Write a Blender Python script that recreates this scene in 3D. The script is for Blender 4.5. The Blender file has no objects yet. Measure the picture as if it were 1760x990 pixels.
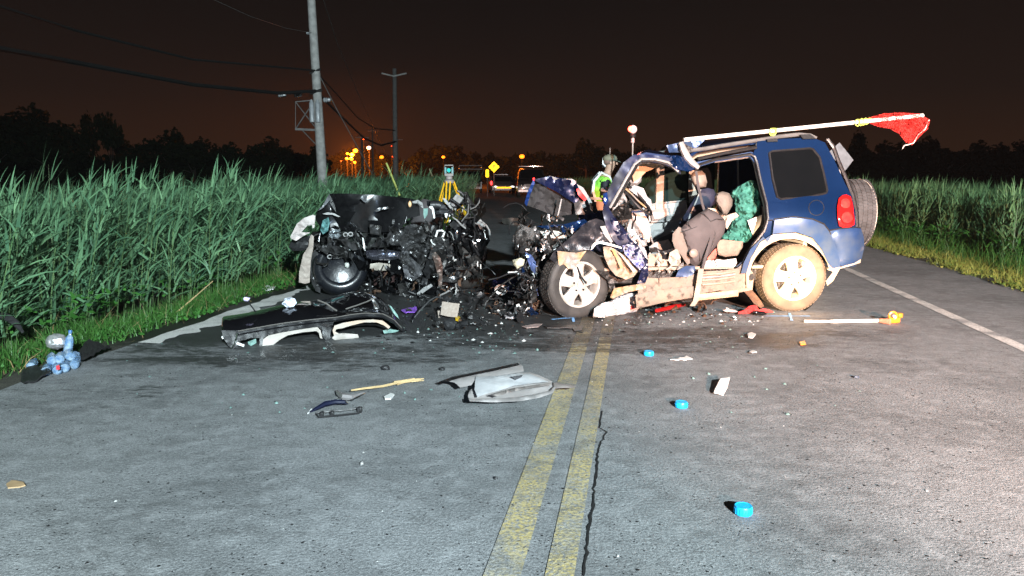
import bpy, bmesh, math, random
import numpy as np
from mathutils import Vector, Matrix, noise, geometry
rnd = random.Random(7)
nrs = np.random.RandomState(11)
sc = bpy.context.scene
col = sc.collection
V = Vector
# ------------------------------------------------------------------ camera, world, lamps, exposure
FPX = 1250.0; PITCH = math.atan(195 / FPX); CAMZ = 1.5
cam_d = bpy.data.cameras.new('camera'); cam = bpy.data.objects.new('camera', cam_d); col.objects.link(cam)
cam.location = (0, 0, CAMZ); cam.rotation_euler = (math.pi / 2 - PITCH, 0, 0)
cam_d.sensor_width = 36; cam_d.lens = 36 * FPX / 1760; cam_d.clip_start = .05; cam_d.clip_end = 2000
sc.camera = cam
sc.view_settings.view_transform = 'Standard'; sc.view_settings.look = 'None'
sc.view_settings.exposure = 0; sc.view_settings.gamma = 1
sc.cycles.max_bounces = 5; sc.cycles.transparent_max_bounces = 8
w = bpy.data.worlds.new('World'); sc.world = w; w.use_nodes = True
wn = w.node_tree.nodes; wl = w.node_tree.links
bgn = wn['Background']
tc = wn.new('ShaderNodeTexCoord'); sp = wn.new('ShaderNodeSeparateXYZ'); rp = wn.new('ShaderNodeValToRGB')
wl.new(tc.outputs['Generated'], sp.inputs[0]); wl.new(sp.outputs['Z'], rp.inputs[0]); wl.new(rp.outputs[0], bgn.inputs[0])
for e_, (p_, c_) in enumerate([(0.0, (.027, .0115, .0060)), (.10, (.0130, .0073, .0055)), (.26, (.0062, .0042, .0038)), (1.0, (.0034, .0024, .0024))]):
    el = rp.color_ramp.elements[e_] if e_ < 2 else rp.color_ramp.elements.new(p_)
    el.position = p_; el.color = (*c_, 1)
bgn.inputs[1].default_value = 1.0

def lamp(name, kind, loc, target, energy, color, size=.2, spot=None, blend=.5):
    l = bpy.data.lights.new(name, kind); l.energy = energy; l.color = color
    if kind == 'SPOT':
        l.spot_size = math.radians(spot); l.spot_blend = blend; l.shadow_soft_size = size
    elif kind == 'AREA': l.size = size
    else: l.shadow_soft_size = size
    o = bpy.data.objects.new(name, l); col.objects.link(o); o.location = loc
    if target is not None: o.rotation_euler = (V(target) - V(loc)).to_track_quat('-Z', 'Y').to_euler()
    return o
# the scene is lit by a rescue flood lamp that stands behind the photographer and by a warm hand lamp beside him
lamp('flood_lamp', 'SPOT', (4.0, -9.5, 5.4), (-.5, 9, .3), 36000, (.80, .95, 1.0), .18, 80, .9)
lamp('hand_lamp', 'SPOT', (1.15, -.5, .85), (3.12, 7.8, .50), 34000, (1.0, .66, .38), .03, 9.5, 1.0)
lamp('warm_wash_lamp', 'SPOT', (3.2, -7.0, 2.6), (3.8, 9.0, .4), 36000, (1.0, .52, .36), .08, 35, 1.0)  # added warm spot that tints the right side of the road
lamp('flash_lamp', 'SPOT', (-.35, .1, 1.25), (-.9, 9, .3), 150, (.45, .66, 1.0), .04, 60, 1.0)

# ------------------------------------------------------------------ pixel helpers (photo pixels -> places)
FW = V((0, math.cos(PITCH), -math.sin(PITCH))); UP = V((0, math.sin(PITCH), math.cos(PITCH)))
CAM = V((0, 0, CAMZ))
def ray(px, py): return FW * FPX + V((1, 0, 0)) * (px - 880) - UP * (py - 495)
def G(px, py, z=0.0):
    v = ray(px, py); return CAM + v * ((z - CAMZ) / v.z)
def PY(px, py, Y):
    v = ray(px, py); return CAM + v * (Y / v.y)
class Frame:
    """a vertical plane through a, direction ex; off = metres behind it; prof(z) bows it inward"""
    def __init__(s, a, b, prof=None):
        s.a = V(a); s.ex = (V(b) - s.a); s.ex.z = 0; s.ex.normalize(); s.ey = V((-s.ex.y, s.ex.x, 0)); s.prof = prof
        if s.ey.y < 0: s.ey = -s.ey
    def S(s, px, py, off=0.0):
        v = ray(px, py); o = off; p = None
        for _ in range(4 if s.prof else 1):
            t = ((s.a + s.ey * o - CAM).dot(s.ey)) / v.dot(s.ey); p = CAM + v * t
            if s.prof: o = off + s.prof(p.z)
        return p
def Zf(x0, y0, k): return lambda pts: [(x0 + x * k, y0 + y * k) for x, y in pts]
z1 = Zf(880, 180, .3838); z2 = Zf(1160, 180, .3938); z3 = Zf(480, 310, .3231); z4 = Zf(360, 460, .2159)
z5 = Zf(1030, 250, .2524); z6 = Zf(1180, 420, .1415); za = Zf(880, 340, .2222); zb = Zf(490, 310, .2019); zc = Zf(660, 310, .2020)
idp = lambda p: p

# ------------------------------------------------------------------ materials
MC = {}
def mat(name, c, rough=.6, metal=0, c2=None, sc_=8, bump=0, bs=40, coat=0, emit=None, es=0, trans=0, spec=.5, dirt=None, dsc=3, dthr=.5, alpha=1):
    if name in MC: return MC[name]
    m = bpy.data.materials.new(name); m.use_nodes = True; n = m.node_tree.nodes; l = m.node_tree.links
    b = n['Principled BSDF']; g = n.new('ShaderNodeNewGeometry')
    b.inputs['Roughness'].default_value = rough; b.inputs['Metallic'].default_value = metal
    b.inputs['Coat Weight'].default_value = coat; b.inputs['Specular IOR Level'].default_value = spec; b.inputs['Coat Roughness'].default_value = .16 if name.startswith('blue') else .05
    b.inputs['Transmission Weight'].default_value = trans; b.inputs['Alpha'].default_value = alpha
    src = None
    def noi(s, det=4):
        q = n.new('ShaderNodeTexNoise'); q.inputs['Scale'].default_value = s; q.inputs['Detail'].default_value = det
        l.new(g.outputs['Position'], q.inputs['Vector']); return q
    c2 = c2 or tuple(x * .7 for x in c)
    q = noi(sc_); mx = n.new('ShaderNodeMix'); mx.data_type = 'RGBA'
    r = n.new('ShaderNodeMapRange'); r.inputs[1].default_value = .35; r.inputs[2].default_value = .65
    l.new(q.outputs[0], r.inputs[0]); l.new(r.outputs[0], mx.inputs[0])
    mx.inputs[6].default_value = (*c, 1); mx.inputs[7].default_value = (*c2, 1); out = mx.outputs[2]
    if dirt:
        q2 = noi(dsc, 6); r2 = n.new('ShaderNodeMapRange'); r2.inputs[1].default_value = dthr; r2.inputs[2].default_value = dthr + .15
        l.new(q2.outputs[0], r2.inputs[0]); m2 = n.new('ShaderNodeMix'); m2.data_type = 'RGBA'
        l.new(r2.outputs[0], m2.inputs[0]); l.new(out, m2.inputs[6]); m2.inputs[7].default_value = (*dirt, 1); out = m2.outputs[2]
        r3 = n.new('ShaderNodeMapRange'); r3.inputs[3].default_value = rough; r3.inputs[4].default_value = .85
        l.new(r2.outputs[0], r3.inputs[0]); l.new(r3.outputs[0], b.inputs['Roughness'])
        if metal:
            r4 = n.new('ShaderNodeMapRange'); r4.inputs[3].default_value = metal; r4.inputs[4].default_value = 0
            l.new(r2.outputs[0], r4.inputs[0]); l.new(r4.outputs[0], b.inputs['Metallic'])
    l.new(out, b.inputs['Base Color'])
    if bump:
        q3 = noi(bs, 5); bp = n.new('ShaderNodeBump'); bp.inputs['Strength'].default_value = bump; bp.inputs['Distance'].default_value = .02
        l.new(q3.outputs[0], bp.inputs['Height']); l.new(bp.outputs[0], b.inputs['Normal'])
    if emit: b.inputs['Emission Color'].default_value = (*emit, 1); b.inputs['Emission Strength'].default_value = es
    MC[name] = m; return m
BLUE = mat('blue_paint', (.006, .028, .100), .25, .5, (.005, .023, .085), 3, coat=.8, dirt=(.10, .09, .09), dsc=5, dthr=.70)
BLUED = mat('blue_paint_dusty', (.022, .055, .15), .4, .4, (.05, .08, .14), 6, coat=.3, dirt=(.20, .17, .14), dsc=4, dthr=.62)
BLACKP = mat('black_paint', (.004, .004, .005), .12, 0, (.006, .006, .007), 5, coat=1, spec=.6)
BLACKD = mat('black_paint_scuffed', (.003, .003, .0035), .20, 0, (.006, .006, .0065), 20, bump=.10, bs=10, spec=.22, coat=.04, dirt=(.03, .03, .03), dsc=9, dthr=.72)
BLACKPL = mat('black_plastic', (.012, .012, .013), .42, 0, (.02, .02, .021), 30, bump=.15, bs=60)
RUBBER = mat('tyre_rubber', (.022, .021, .020), .62, 0, (.045, .042, .038), 9, bump=.2, bs=90)
RUBBERD = mat('tan_rubber', (.11, .085, .062), .85, 0, (.065, .052, .04), 8, bump=.2, bs=90)  # tanner and paler than the front tyre rubber
RUBBERG = mat('grey_worn_rubber', (.066, .066, .068), .8, 0, (.04, .04, .04), 12, bump=.2, bs=90)
ALLOY = mat('cast_alloy', (.78, .75, .70), .38, .5, (.50, .46, .40), 12, dirt=(.30, .23, .16), dsc=18, dthr=.64)
DUST = mat('road_dust_cladding', (.34, .29, .23), .85, 0, (.25, .205, .16), 7, bump=.15, bs=30)
DUST2 = mat('dusty_grey_cladding', (.17, .145, .12), .75, 0, (.24, .185, .14), 7, bump=.5, bs=30, dirt=(.07, .058, .045), dsc=13, dthr=.54)
STEEL = mat('bare_torn_metal', (.42, .42, .43), .30, .9, (.12, .12, .12), 14, bump=.7, bs=25, dirt=(.03, .028, .025), dsc=9, dthr=.50)
DARKM = mat('greasy_dark_metal', (.04, .038, .036), .45, .5, (.015, .015, .015), 12, bump=.8, bs=24)
RUST = mat('rusty_metal', (.13, .065, .035), .7, .2, (.06, .035, .022), 16, bump=.3)
CHROME = mat('chrome', (.8, .8, .82), .06, 1, (.7, .7, .72), 3)
BEIGE = mat('beige_plastic', (.46, .39, .31), .6, 0, (.38, .31, .24), 6, bump=.1)
CREAM = mat('cream_fabric', (.46, .42, .36), .8, 0, (.28, .25, .21), 9, bump=.7, bs=20)
GREYT = mat('grey_trim', (.30, .295, .29), .6, 0, (.22, .22, .215), 8, bump=.1)
SEAT = mat('grey_seat_fabric', (.085, .075, .077), .8, 0, (.058, .052, .054), 5, bump=.25, bs=120)
SEATN = mat('navy_seat_fabric', (.014, .018, .045), .7, 0, (.02, .022, .04), 9, bump=.25, bs=120)
HEADR = mat('taupe_headrest', (.17, .15, .125), .7, 0, (.13, .115, .10), 9, bump=.35, bs=60)
WHITEF = mat('white_cloth', (.66, .66, .66), .8, 0, (.46, .46, .48), 9, bump=1.0, bs=26)
WHITEP = mat('white_plastic', (.78, .78, .76), .35, 0, (.70, .70, .68), 8)
GREENC = mat('green_blanket', (.055, .24, .19), .75, 0, (.03, .15, .12), 9, bump=1.0, bs=18)
TINT = mat('dark_tinted_glass', (.004, .005, .006), .06, 0, (.005, .006, .007), 3)
GLASSG = mat('green_car_glass', (.014, .028, .024), .08, 0, (.012, .022, .02), 3)
SHARD = mat('pale_green_glass', (.35, .55, .50), .1, 0, (.25, .42, .38), 8, trans=.4)
REDL = mat('red_tail_lens', (.65, .012, .012), .12, 0, (.5, .01, .01), 6, coat=1)
REDLL = mat('red_lens_reflector', (.85, .05, .04), .15, 0, (.7, .03, .03), 20, coat=1)
REDC = mat('red_cloth', (.55, .04, .03), .8, 0, (.4, .03, .03), 9, bump=.3)
NETR = mat('red_netting', (.80, .06, .045), .7, 0, (.65, .04, .035), 20)
TIE = mat('yellow_green_string', (.62, .75, .12), .7)
ORANGE = mat('orange_plastic', (.85, .28, .02), .35, 0, (.75, .2, .02), 12)
ORPL = mat('muddy_tan_plastic', (.42, .25, .10), .5, 0, (.24, .22, .20), 7, bump=.2)
BLUECAP = mat('bright_blue_plastic', (.01, .42, .82), .4, 0, (.01, .38, .75), 9)
BLUEPT = mat('blue_marking_paint', (.30, .60, 1.0), .6, 0, (.15, .40, .8), 30)
WOODG = mat('grey_pole_wood', (.46, .46, .44), .85, 0, (.30, .30, .285), 6, bump=.4, bs=12)
CABLE = mat('black_cable', (.004, .004, .004), .7)
GALV = mat('galvanised_steel', (.20, .20, .195), .5, .5)
PORC = mat('pale_porcelain', (.45, .48, .50), .25)
YELL = mat('yellow_paint', (.80, .52, .02), .4, 0, (.7, .42, .02), 12)
SIGNY = mat('yellow_reflective_sheet', (1, .62, .02), .40, .92, (1, .58, .02), 3)
CARDB = mat('brown_board', (.30, .24, .20), .8, 0, (.38, .32, .27), 40, bump=.2)
PURP = mat('purple_cloth', (.30, .12, .65), .7)
SKIN = mat('skin', (.50, .31, .22), .55, 0, (.46, .28, .2), 20)
NAVY = mat('navy_uniform', (.008, .010, .018), .7)
HIVIS = mat('lime_vest_fabric', (.30, .80, .08), .6, 0, (.26, .72, .07), 9)
REFL = mat('silver_reflective_tape', (.85, .85, .85), .4)
OLIVE = mat('grey_green_cap', (.10, .14, .11), .8)
STRAW = mat('dry_stalk', (.50, .36, .18), .7)
BRONZE = mat('beige_headliner', (.28, .21, .15), .75, 0, (.32, .24, .17), 9, bump=.1)

# ------------------------------------------------------------------ mesh builder
class MB:
    def __init__(s): s.v = []; s.f = []
    def add(s, vs, fs):
        b = len(s.v); s.v += [tuple(x) for x in vs]; s.f += [tuple(i + b for i in q) for q in fs]; return s
    def box(s, c, d, R=None):
        vs = []
        for x in (-.5, .5):
            for y in (-.5, .5):
                for z in (-.5, .5):
                    p = V((x * d[0], y * d[1], z * d[2])); vs.append((R @ p if R else p) + V(c))
        return s.add(vs, [(0, 1, 3, 2), (4, 6, 7, 5), (0, 4, 5, 1), (2, 3, 7, 6), (0, 2, 6, 4), (1, 5, 7, 3)])
    def prism(s, pts, vec):
        n = len(pts); vec = V(vec)
        return s.add([V(p) for p in pts] + [V(p) + vec for p in pts],
                     [tuple(range(n))[::-1], tuple(range(n, 2 * n))] + [(i, (i + 1) % n, n + (i + 1) % n, n + i) for i in range(n)])
    def tube(s, pts, r, n=6, cap=True):
        pts = [V(p) for p in pts]; k = len(pts); rs = r if isinstance(r, (list, tuple)) else [r] * k
        vs = []; u = None
        for i, p in enumerate(pts):
            d = (pts[min(i + 1, k - 1)] - pts[max(i - 1, 0)])
            d = d.normalized() if d.length > 1e-9 else V((0, 0, 1))
            if u is None: u = d.orthogonal().normalized()
            u = (u - d * u.dot(d)); u = u.normalized() if u.length > 1e-6 else d.orthogonal().normalized()
            w_ = d.cross(u)
            for j in range(n):
                a = 2 * math.pi * j / n; vs.append(p + (u * math.cos(a) + w_ * math.sin(a)) * rs[i])
        fs = [(i * n + j, i * n + (j + 1) % n, (i + 1) * n + (j + 1) % n, (i + 1) * n + j) for i in range(k - 1) for j in range(n)]
        if cap: fs += [tuple(range(n))[::-1], tuple(range((k - 1) * n, k * n))]
        return s.add(vs, fs)
    def lathe(s, prof, o, axis, n=24, close=False):
        o = V(o); ax = V(axis).normalized(); u = ax.orthogonal().normalized(); w_ = ax.cross(u); vs = []
        for r, h in prof:
            for j in range(n):
                a = 2 * math.pi * j / n; vs.append(o + ax * h + (u * math.cos(a) + w_ * math.sin(a)) * r)
        k = len(prof); m = k if close else k - 1
        return s.add(vs, [(i * n + j, i * n + (j + 1) % n, ((i + 1) % k) * n + (j + 1) % n, ((i + 1) % k) * n + j) for i in range(m) for j in range(n)])
    def sheet(s, rows, thick=None):
        h = len(rows); n = len(rows[0]); vs = [V(p) for r in rows for p in r]
        fs = [(i * n + j, i * n + j + 1, (i + 1) * n + j + 1, (i + 1) * n + j) for i in range(h - 1) for j in range(n - 1)]
        if thick:
            tv = V(thick); b = h * n; vs += [p + tv for p in vs]
            fs += [tuple(i + b for i in q)[::-1] for q in fs]
            ring = [j for j in range(n)] + [i * n + n - 1 for i in range(1, h)] + [(h - 1) * n + j for j in range(n - 2, -1, -1)] + [i * n for i in range(h - 2, 0, -1)]
            fs += [(ring[i], ring[(i + 1) % len(ring)], ring[(i + 1) % len(ring)] + b, ring[i] + b) for i in range(len(ring))]
        return s.add(vs, fs)
    def blob(s, c, r, amp=0, freq=3, sub=3, R=None, seed=0, minz=None):
        bm = bmesh.new(); bmesh.ops.create_icosphere(bm, subdivisions=sub, radius=1)
        vs = []
        for v in bm.verts:
            k = 1 + amp * noise.noise(v.co * freq + V((seed * 7.3, 0, seed))) + amp * .5 * noise.noise(v.co * freq * 2.7 + V((0, seed * 3.1, 0)))
            p = V((v.co.x * r[0], v.co.y * r[1], v.co.z * r[2])) * k
            p = (R @ p if R else p) + V(c)
            if minz is not None and p.z < minz: p.z = minz + .001
            vs.append(p)
        fs = [tuple(v.index for v in f.verts) for f in bm.faces]; bm.free(); return s.add(vs, fs)
    def panel(s, pts, S, off=0, thick=.012, res=6, amp=0, freq=4, puff=0, seed=0, hole=None, lean=None, offmap=None):
        """outline in photo pixels laid on the plane of S, dented by noise, with thickness; puff swells it like a cushion"""
        pts = [(float(x), float(y)) for x, y in pts]; b = []
        k = len(pts)
        for i in range(k):
            a, c = pts[i], pts[(i + 1) % k]; L = math.dist(a, c); m = max(1, int(L / res))
            b += [(a[0] + (c[0] - a[0]) * j / m, a[1] + (c[1] - a[1]) * j / m) for j in range(m)]
        B = np.array(b); A0 = B; A1 = np.roll(B, -1, 0)
        x0, y0 = B.min(0); x1, y1 = B.max(0)
        rr = random.Random(seed + 5); I = []
        gy = y0 + res * .5; row = 0
        while gy < y1:
            gx = x0 + (res * .5 if row % 2 else 0)
            while gx < x1:
                q = (gx + rr.uniform(-.2, .2) * res, gy + rr.uniform(-.2, .2) * res); ins = False
                for (ax, ay), (bx, by) in zip(A0, A1):
                    if (ay > q[1]) != (by > q[1]) and q[0] < (bx - ax) * (q[1] - ay) / (by - ay) + ax: ins = not ins
                if ins:
                    d = A1 - A0; t = np.clip(((np.array(q) - A0) * d).sum(1) / np.maximum((d * d).sum(1), 1e-9), 0, 1)
                    if np.sqrt((((A0 + d * t[:, None]) - q) ** 2).sum(1)).min() > res * .45: I.append(q)
                gx += res
            gy += res * .87; row += 1
        allp = [V(p) for p in b] + [V(p) for p in I]; nb = len(b)
        ov, oe, of, *_ = geometry.delaunay_2d_cdt(allp, [], [list(range(nb))], 1, 1e-4)
        P2 = np.array([(p.x, p.y) for p in ov]); d = A1 - A0
        dist = np.empty(len(P2))
        for i, q in enumerate(P2):
            t = np.clip(((q - A0) * d).sum(1) / np.maximum((d * d).sum(1), 1e-9), 0, 1)
            dist[i] = np.sqrt((((A0 + d * t[:, None]) - q) ** 2).sum(1)).min()
        R_ = max(dist.max(), 1e-6); N = len(P2); fr = []; bk = []
        for i, (x, y) in enumerate(P2):
            o = off + (offmap(x, y) if offmap else 0) + ((lean[0] * (x - x0) + lean[1] * (y - y0)) if lean else 0)
            p = S(x, y, o); nz = 0
            if amp:
                q = p * freq + V((seed * 3.7, seed * 1.3, 0))
                nz = amp * (noise.noise(q) * 1.2 + abs(noise.noise(q * 2.3)) * .8 + .35 * noise.noise(q * 5.1))
            pf = puff * math.sqrt(max(0, 1 - (1 - min(1, dist[i] / R_)) ** 2.2)) if puff else 0
            fr.append(S(x, y, o + nz - pf)); bk.append(S(x, y, o + nz + thick + pf))
        fs = []
        for f in of:
            if hole:
                cx = sum(P2[i][0] for i in f) / len(f); cy = sum(P2[i][1] for i in f) / len(f)
                if hole(cx, cy): continue
            fs.append(tuple(f))
        from collections import Counter
        ed = Counter()
        for f in fs:
            for i in range(len(f)): ed[(f[i], f[(i + 1) % len(f)])] += 1
        if thick is None or (thick == 0 and not puff): return s.add(fr, fs)
        side = [(a, c_, c_ + N, a + N)[::-1] for (a, c_) in ed if (c_, a) not in ed]
        return s.add(fr + bk, fs + [tuple(i + N for i in f)[::-1] for f in fs] + side)

def rootof(o):
    while o.parent: o = o.parent
    return o
def put(name, mb, m, parent=None, smooth=35, bevel=0, kind=None, label=None, cat=None, group=None):
    me = bpy.data.meshes.new(name); vs = mb.v
    if parent is not None:
        r = rootof(parent); M = (Matrix.Translation(r.location) @ r.rotation_euler.to_matrix().to_4x4()).inverted()
        vs = [tuple(M @ V(v)) for v in vs]
    me.from_pydata(vs, [], mb.f); me.validate(); me.update()
    bm = bmesh.new(); bm.from_mesh(me); bmesh.ops.recalc_face_normals(bm, faces=bm.faces); bm.to_mesh(me); bm.free()
    if smooth:
        me.shade_smooth(); me.set_sharp_from_angle(angle=math.radians(smooth))
    o = bpy.data.objects.new(name, me); col.objects.link(o); o.data.materials.append(m)
    if parent is not None: o.parent = parent
    if bevel:
        bv = o.modifiers.new('bevel', 'BEVEL'); bv.width = bevel; bv.segments = 2; bv.limit_method = 'ANGLE'
    if kind: o['kind'] = kind
    if label: o['label'] = label
    if cat: o['category'] = cat
    if group: o['group'] = group
    return o
def single(name, mb, m, label, cat, base=None, **k):
    """a thing that is one mesh; its origin at its base"""
    vs = np.array(mb.v); c = base or V(((vs[:, 0].min() + vs[:, 0].max()) / 2, (vs[:, 1].min() + vs[:, 1].max()) / 2, vs[:, 2].min()))
    mb.v = [tuple(V(v) - V(c)) for v in mb.v]
    o = put(name, mb, m, None, label=label, cat=cat, **k); o.location = c; return o
def thing(name, loc, label, cat, rotz=0, group=None):
    o = bpy.data.objects.new(name, None); col.objects.link(o); o.location = loc; o.rotation_euler = (0, 0, rotz)
    o['label'] = label; o['category'] = cat
    if group: o['group'] = group
    return o
def dup(root, loc, rotz=None, label=None, scale=None):
    r = root.copy(); col.objects.link(r); r.location = loc
    if rotz is not None: r.rotation_euler = (0, 0, rotz)
    if label: r['label'] = label
    if scale: r.scale = scale
    for ch in list(root.children):
        c = ch.copy(); col.objects.link(c); c.parent = r
        for g in list(ch.children):
            d = g.copy(); col.objects.link(d); d.parent = c
    return r
def fast_mesh(name, verts, quads, m, tris=None, kind=None, parent=None, **pr):
    """numpy arrays -> one mesh"""
    me = bpy.data.meshes.new(name); nv = len(verts); nq = len(quads); nt = 0 if tris is None else len(tris)
    me.vertices.add(nv); me.vertices.foreach_set('co', verts.astype(np.float32).ravel())
    me.loops.add(nq * 4 + nt * 3); me.polygons.add(nq + nt)
    li = quads.ravel(); st = np.arange(nq) * 4; to = np.full(nq, 4)
    if nt: li = np.concatenate([li, tris.ravel()]); st = np.concatenate([st, nq * 4 + np.arange(nt) * 3]); to = np.concatenate([to, np.full(nt, 3)])
    me.loops.foreach_set('vertex_index', li.astype(np.int32)); me.polygons.foreach_set('loop_start', st.astype(np.int32))
    me.polygons.foreach_set('loop_total', to.astype(np.int32)); me.update(); me.validate()
    me.materials.append(m); o = bpy.data.objects.new(name, me); col.objects.link(o)
    if parent: o.parent = parent
    if kind: o['kind'] = kind
    for k, v in pr.items(): o[k] = v
    return o
# ------------------------------------------------------------------ the road and the ground
DIRV = V((.16754, .98586, 0)); NV = V((.98586, -.16754, 0)); KC = .0055
def coff(s_): return 0 if s_ < 12 else (-KC * (s_ - 12) ** 2 if s_ < 62 else -KC * 2500 - KC * 100 * (s_ - 62))
def RP(s_, t, z=0): return DIRV * s_ + NV * (t + coff(s_)) + V((0, 0, z))
def road_mat(name, base, base2, wear=None, wthr=.5, rough=.8, stain=.82):
    m = bpy.data.materials.new(name); m.use_nodes = True; n = m.node_tree.nodes; l = m.node_tree.links; b = n['Principled BSDF']
    g = n.new('ShaderNodeNewGeometry'); pos = g.outputs['Position']
    def noi(s, det=5, vec=None, r=.55):
        q = n.new('ShaderNodeTexNoise'); q.inputs['Scale'].default_value = s; q.inputs['Detail'].default_value = det; q.inputs['Roughness'].default_value = r
        l.new(vec or pos, q.inputs['Vector']); return q.outputs[0]
    def mr(x, a, c, d=0, e=1):
        r = n.new('ShaderNodeMapRange'); r.interpolation_type = 'SMOOTHSTEP'
        for i, v in zip((1, 2, 3, 4), (a, c, d, e)): r.inputs[i].default_value = v
        l.new(x, r.inputs[0]); return r.outputs[0]
    def mth(op, a, c):
        q = n.new('ShaderNodeMath'); q.operation = op
        for i, x in enumerate((a, c)):
            if isinstance(x, (int, float)): q.inputs[i].default_value = x
            else: l.new(x, q.inputs[i])
        return q.outputs[0]
    def mix(f, a, c):
        q = n.new('ShaderNodeMix'); q.data_type = 'RGBA'
        if isinstance(f, (int, float)): q.inputs[0].default_value = f
        else: l.new(f, q.inputs[0])
        for i, x in ((6, a), (7, c)):
            if isinstance(x, tuple): q.inputs[i].default_value = (*x, 1)
            else: l.new(x, q.inputs[i])
        return q.outputs[2]
    grain = mth('ADD', mth('MULTIPLY', noi(170, 2), .55), mth('MULTIPLY', noi(70, 3), .45)); coarse = noi(1.1, 6); mid = noi(9, 5)
    cc = mix(mr(grain, .40, .62), base, base2)
    cc = mix(mth('MULTIPLY', mr(coarse, .42, .68), .42), cc, tuple(x * .45 for x in base))
    cc = mix(mth('MULTIPLY', mr(mid, .45, .75), .35), cc, tuple(x * 1.35 for x in base2))
    if wear:
        wf = mth('MULTIPLY', mr(noi(60, 4), wthr - .22, wthr + .22), mr(noi(3.2, 5), .30, .58, .12 if stain > .2 else .6, .82 if stain > .2 else 1))
        cc = mix(mth('SUBTRACT', 1, wf), wear, cc) if False else mix(wf, cc, wear)
    # dark chip marks and pits between the stones
    vo = n.new('ShaderNodeTexVoronoi'); vo.inputs['Scale'].default_value = 38; l.new(pos, vo.inputs['Vector'])
    pit = mth('MULTIPLY', mr(vo.outputs['Distance'], .10, .24, 1, 0), mr(noi(5, 3), .50, .62))
    cc = mix(mth('MULTIPLY', pit, .85), cc, (.006, .007, .008))
    vo2 = n.new('ShaderNodeTexVoronoi'); vo2.inputs['Scale'].default_value = 95; l.new(pos, vo2.inputs['Vector'])
    chip = mth('MULTIPLY', mr(vo2.outputs['Distance'], .1, .22, 1, 0), mr(noi(22, 2), .55, .66))
    cc = mix(mth('MULTIPLY', chip, .5), cc, tuple(min(1, x * 2.6) for x in base2))
    # spilled oil, soot and coolant: stains with a place of their own
    tot = None
    for (cx, cy, rx, ry, wgt) in ((-.4, 8.3, 2.4, 1.9, 1.25), (-2.6, 7.2, 2.0, 1.2, 1.05), (.9, 6.6, 3.4, .9, .62), (-1.9, 6.0, 2.4, .8, .60), (2.8, 7.0, 2.2, .9, .38), (-3.0, 5.0, 1.6, .9, .35), (.2, 9.6, 1.6, 1.4, 1.0), (-2.2, 9.5, 2.2, 1.6, 1.0), (3.4, 5.6, 2, .8, .30)):
        mp = n.new('ShaderNodeVectorMath'); mp.operation = 'SUBTRACT'; l.new(pos, mp.inputs[0]); mp.inputs[1].default_value = (cx, cy, 0)
        ml = n.new('ShaderNodeVectorMath'); ml.operation = 'MULTIPLY'; l.new(mp.outputs[0], ml.inputs[0]); ml.inputs[1].default_value = (1 / rx, 1 / ry, 0)
        le = n.new('ShaderNodeVectorMath'); le.operation = 'LENGTH'; l.new(ml.outputs[0], le.inputs[0])
        x = mth('MULTIPLY', mr(le.outputs['Value'], .25, 1.35, 1, 0), wgt); tot = x if tot is None else mth('MAXIMUM', tot, x)
    st = n.new('ShaderNodeMapping'); st.inputs['Scale'].default_value = (.55, 1.5, 1); l.new(pos, st.inputs['Vector'])
    ns = mth('ADD', mth('MULTIPLY', noi(2.6, 8, st.outputs[0], .75), .68), mth('MULTIPLY', noi(17, 5, st.outputs[0], .7), .45))
    oil = mr(mth('ADD', ns, mth('MULTIPLY', tot, .50)), .74, .90)
    st2 = n.new('ShaderNodeMapping'); st2.inputs['Scale'].default_value = (.7, 1.25, 1); st2.inputs['Rotation'].default_value = (0, 0, .2); l.new(pos, st2.inputs['Vector'])
    sm = mth('MULTIPLY', mr(noi(7.5, 8, st2.outputs[0], .72), .50, .61), mr(noi(.8, 3), .33, .54))
    cc = mix(mth('MULTIPLY', sm, .34 * stain), cc, (.035, .034, .032))
    light = mth('MULTIPLY', oil, stain)
    cc = mix(light, cc, (.012, .0115, .011))
    l.new(cc, b.inputs['Base Color'])
    l.new(mr(oil, 0, 1, rough, .50), b.inputs['Roughness']); b.inputs['Specular IOR Level'].default_value = .3
    hb = mth('ADD', mth('MULTIPLY', grain, .6), mth('MULTIPLY', noi(55, 3), .7)); hb = mth('SUBTRACT', hb, mth('MULTIPLY', pit, 1.0))
    bp = n.new('ShaderNodeBump'); bp.inputs['Strength'].default_value = .5; bp.inputs['Distance'].default_value = .012
    l.new(hb, bp.inputs['Height']); l.new(bp.outputs[0], b.inputs['Normal'])
    MC[name] = m; return m
ASPH = road_mat('worn_asphalt', (.130, .138, .142), (.290, .302, .307))
YLINE = road_mat('worn_yellow_line', (.130, .138, .142), (.290, .302, .307), wear=(.56, .44, .15), wthr=.50)
WLINE = road_mat('worn_white_line', (.130, .138, .142), (.290, .302, .307), wear=(.78, .76, .71), wthr=.40)
WLINEL = road_mat('gritty_white_line', (.10, .10, .10), (.20, .20, .19), wear=(.88, .87, .84), wthr=.28, stain=.15)
GRAVEL = road_mat('dark_verge_soil', (.035, .032, .026), (.10, .095, .08))
SOIL = mat('field_soil', (.020, .024, .012), .95, 0, (.035, .032, .018), 1.5, bump=.5, bs=9)

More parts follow.
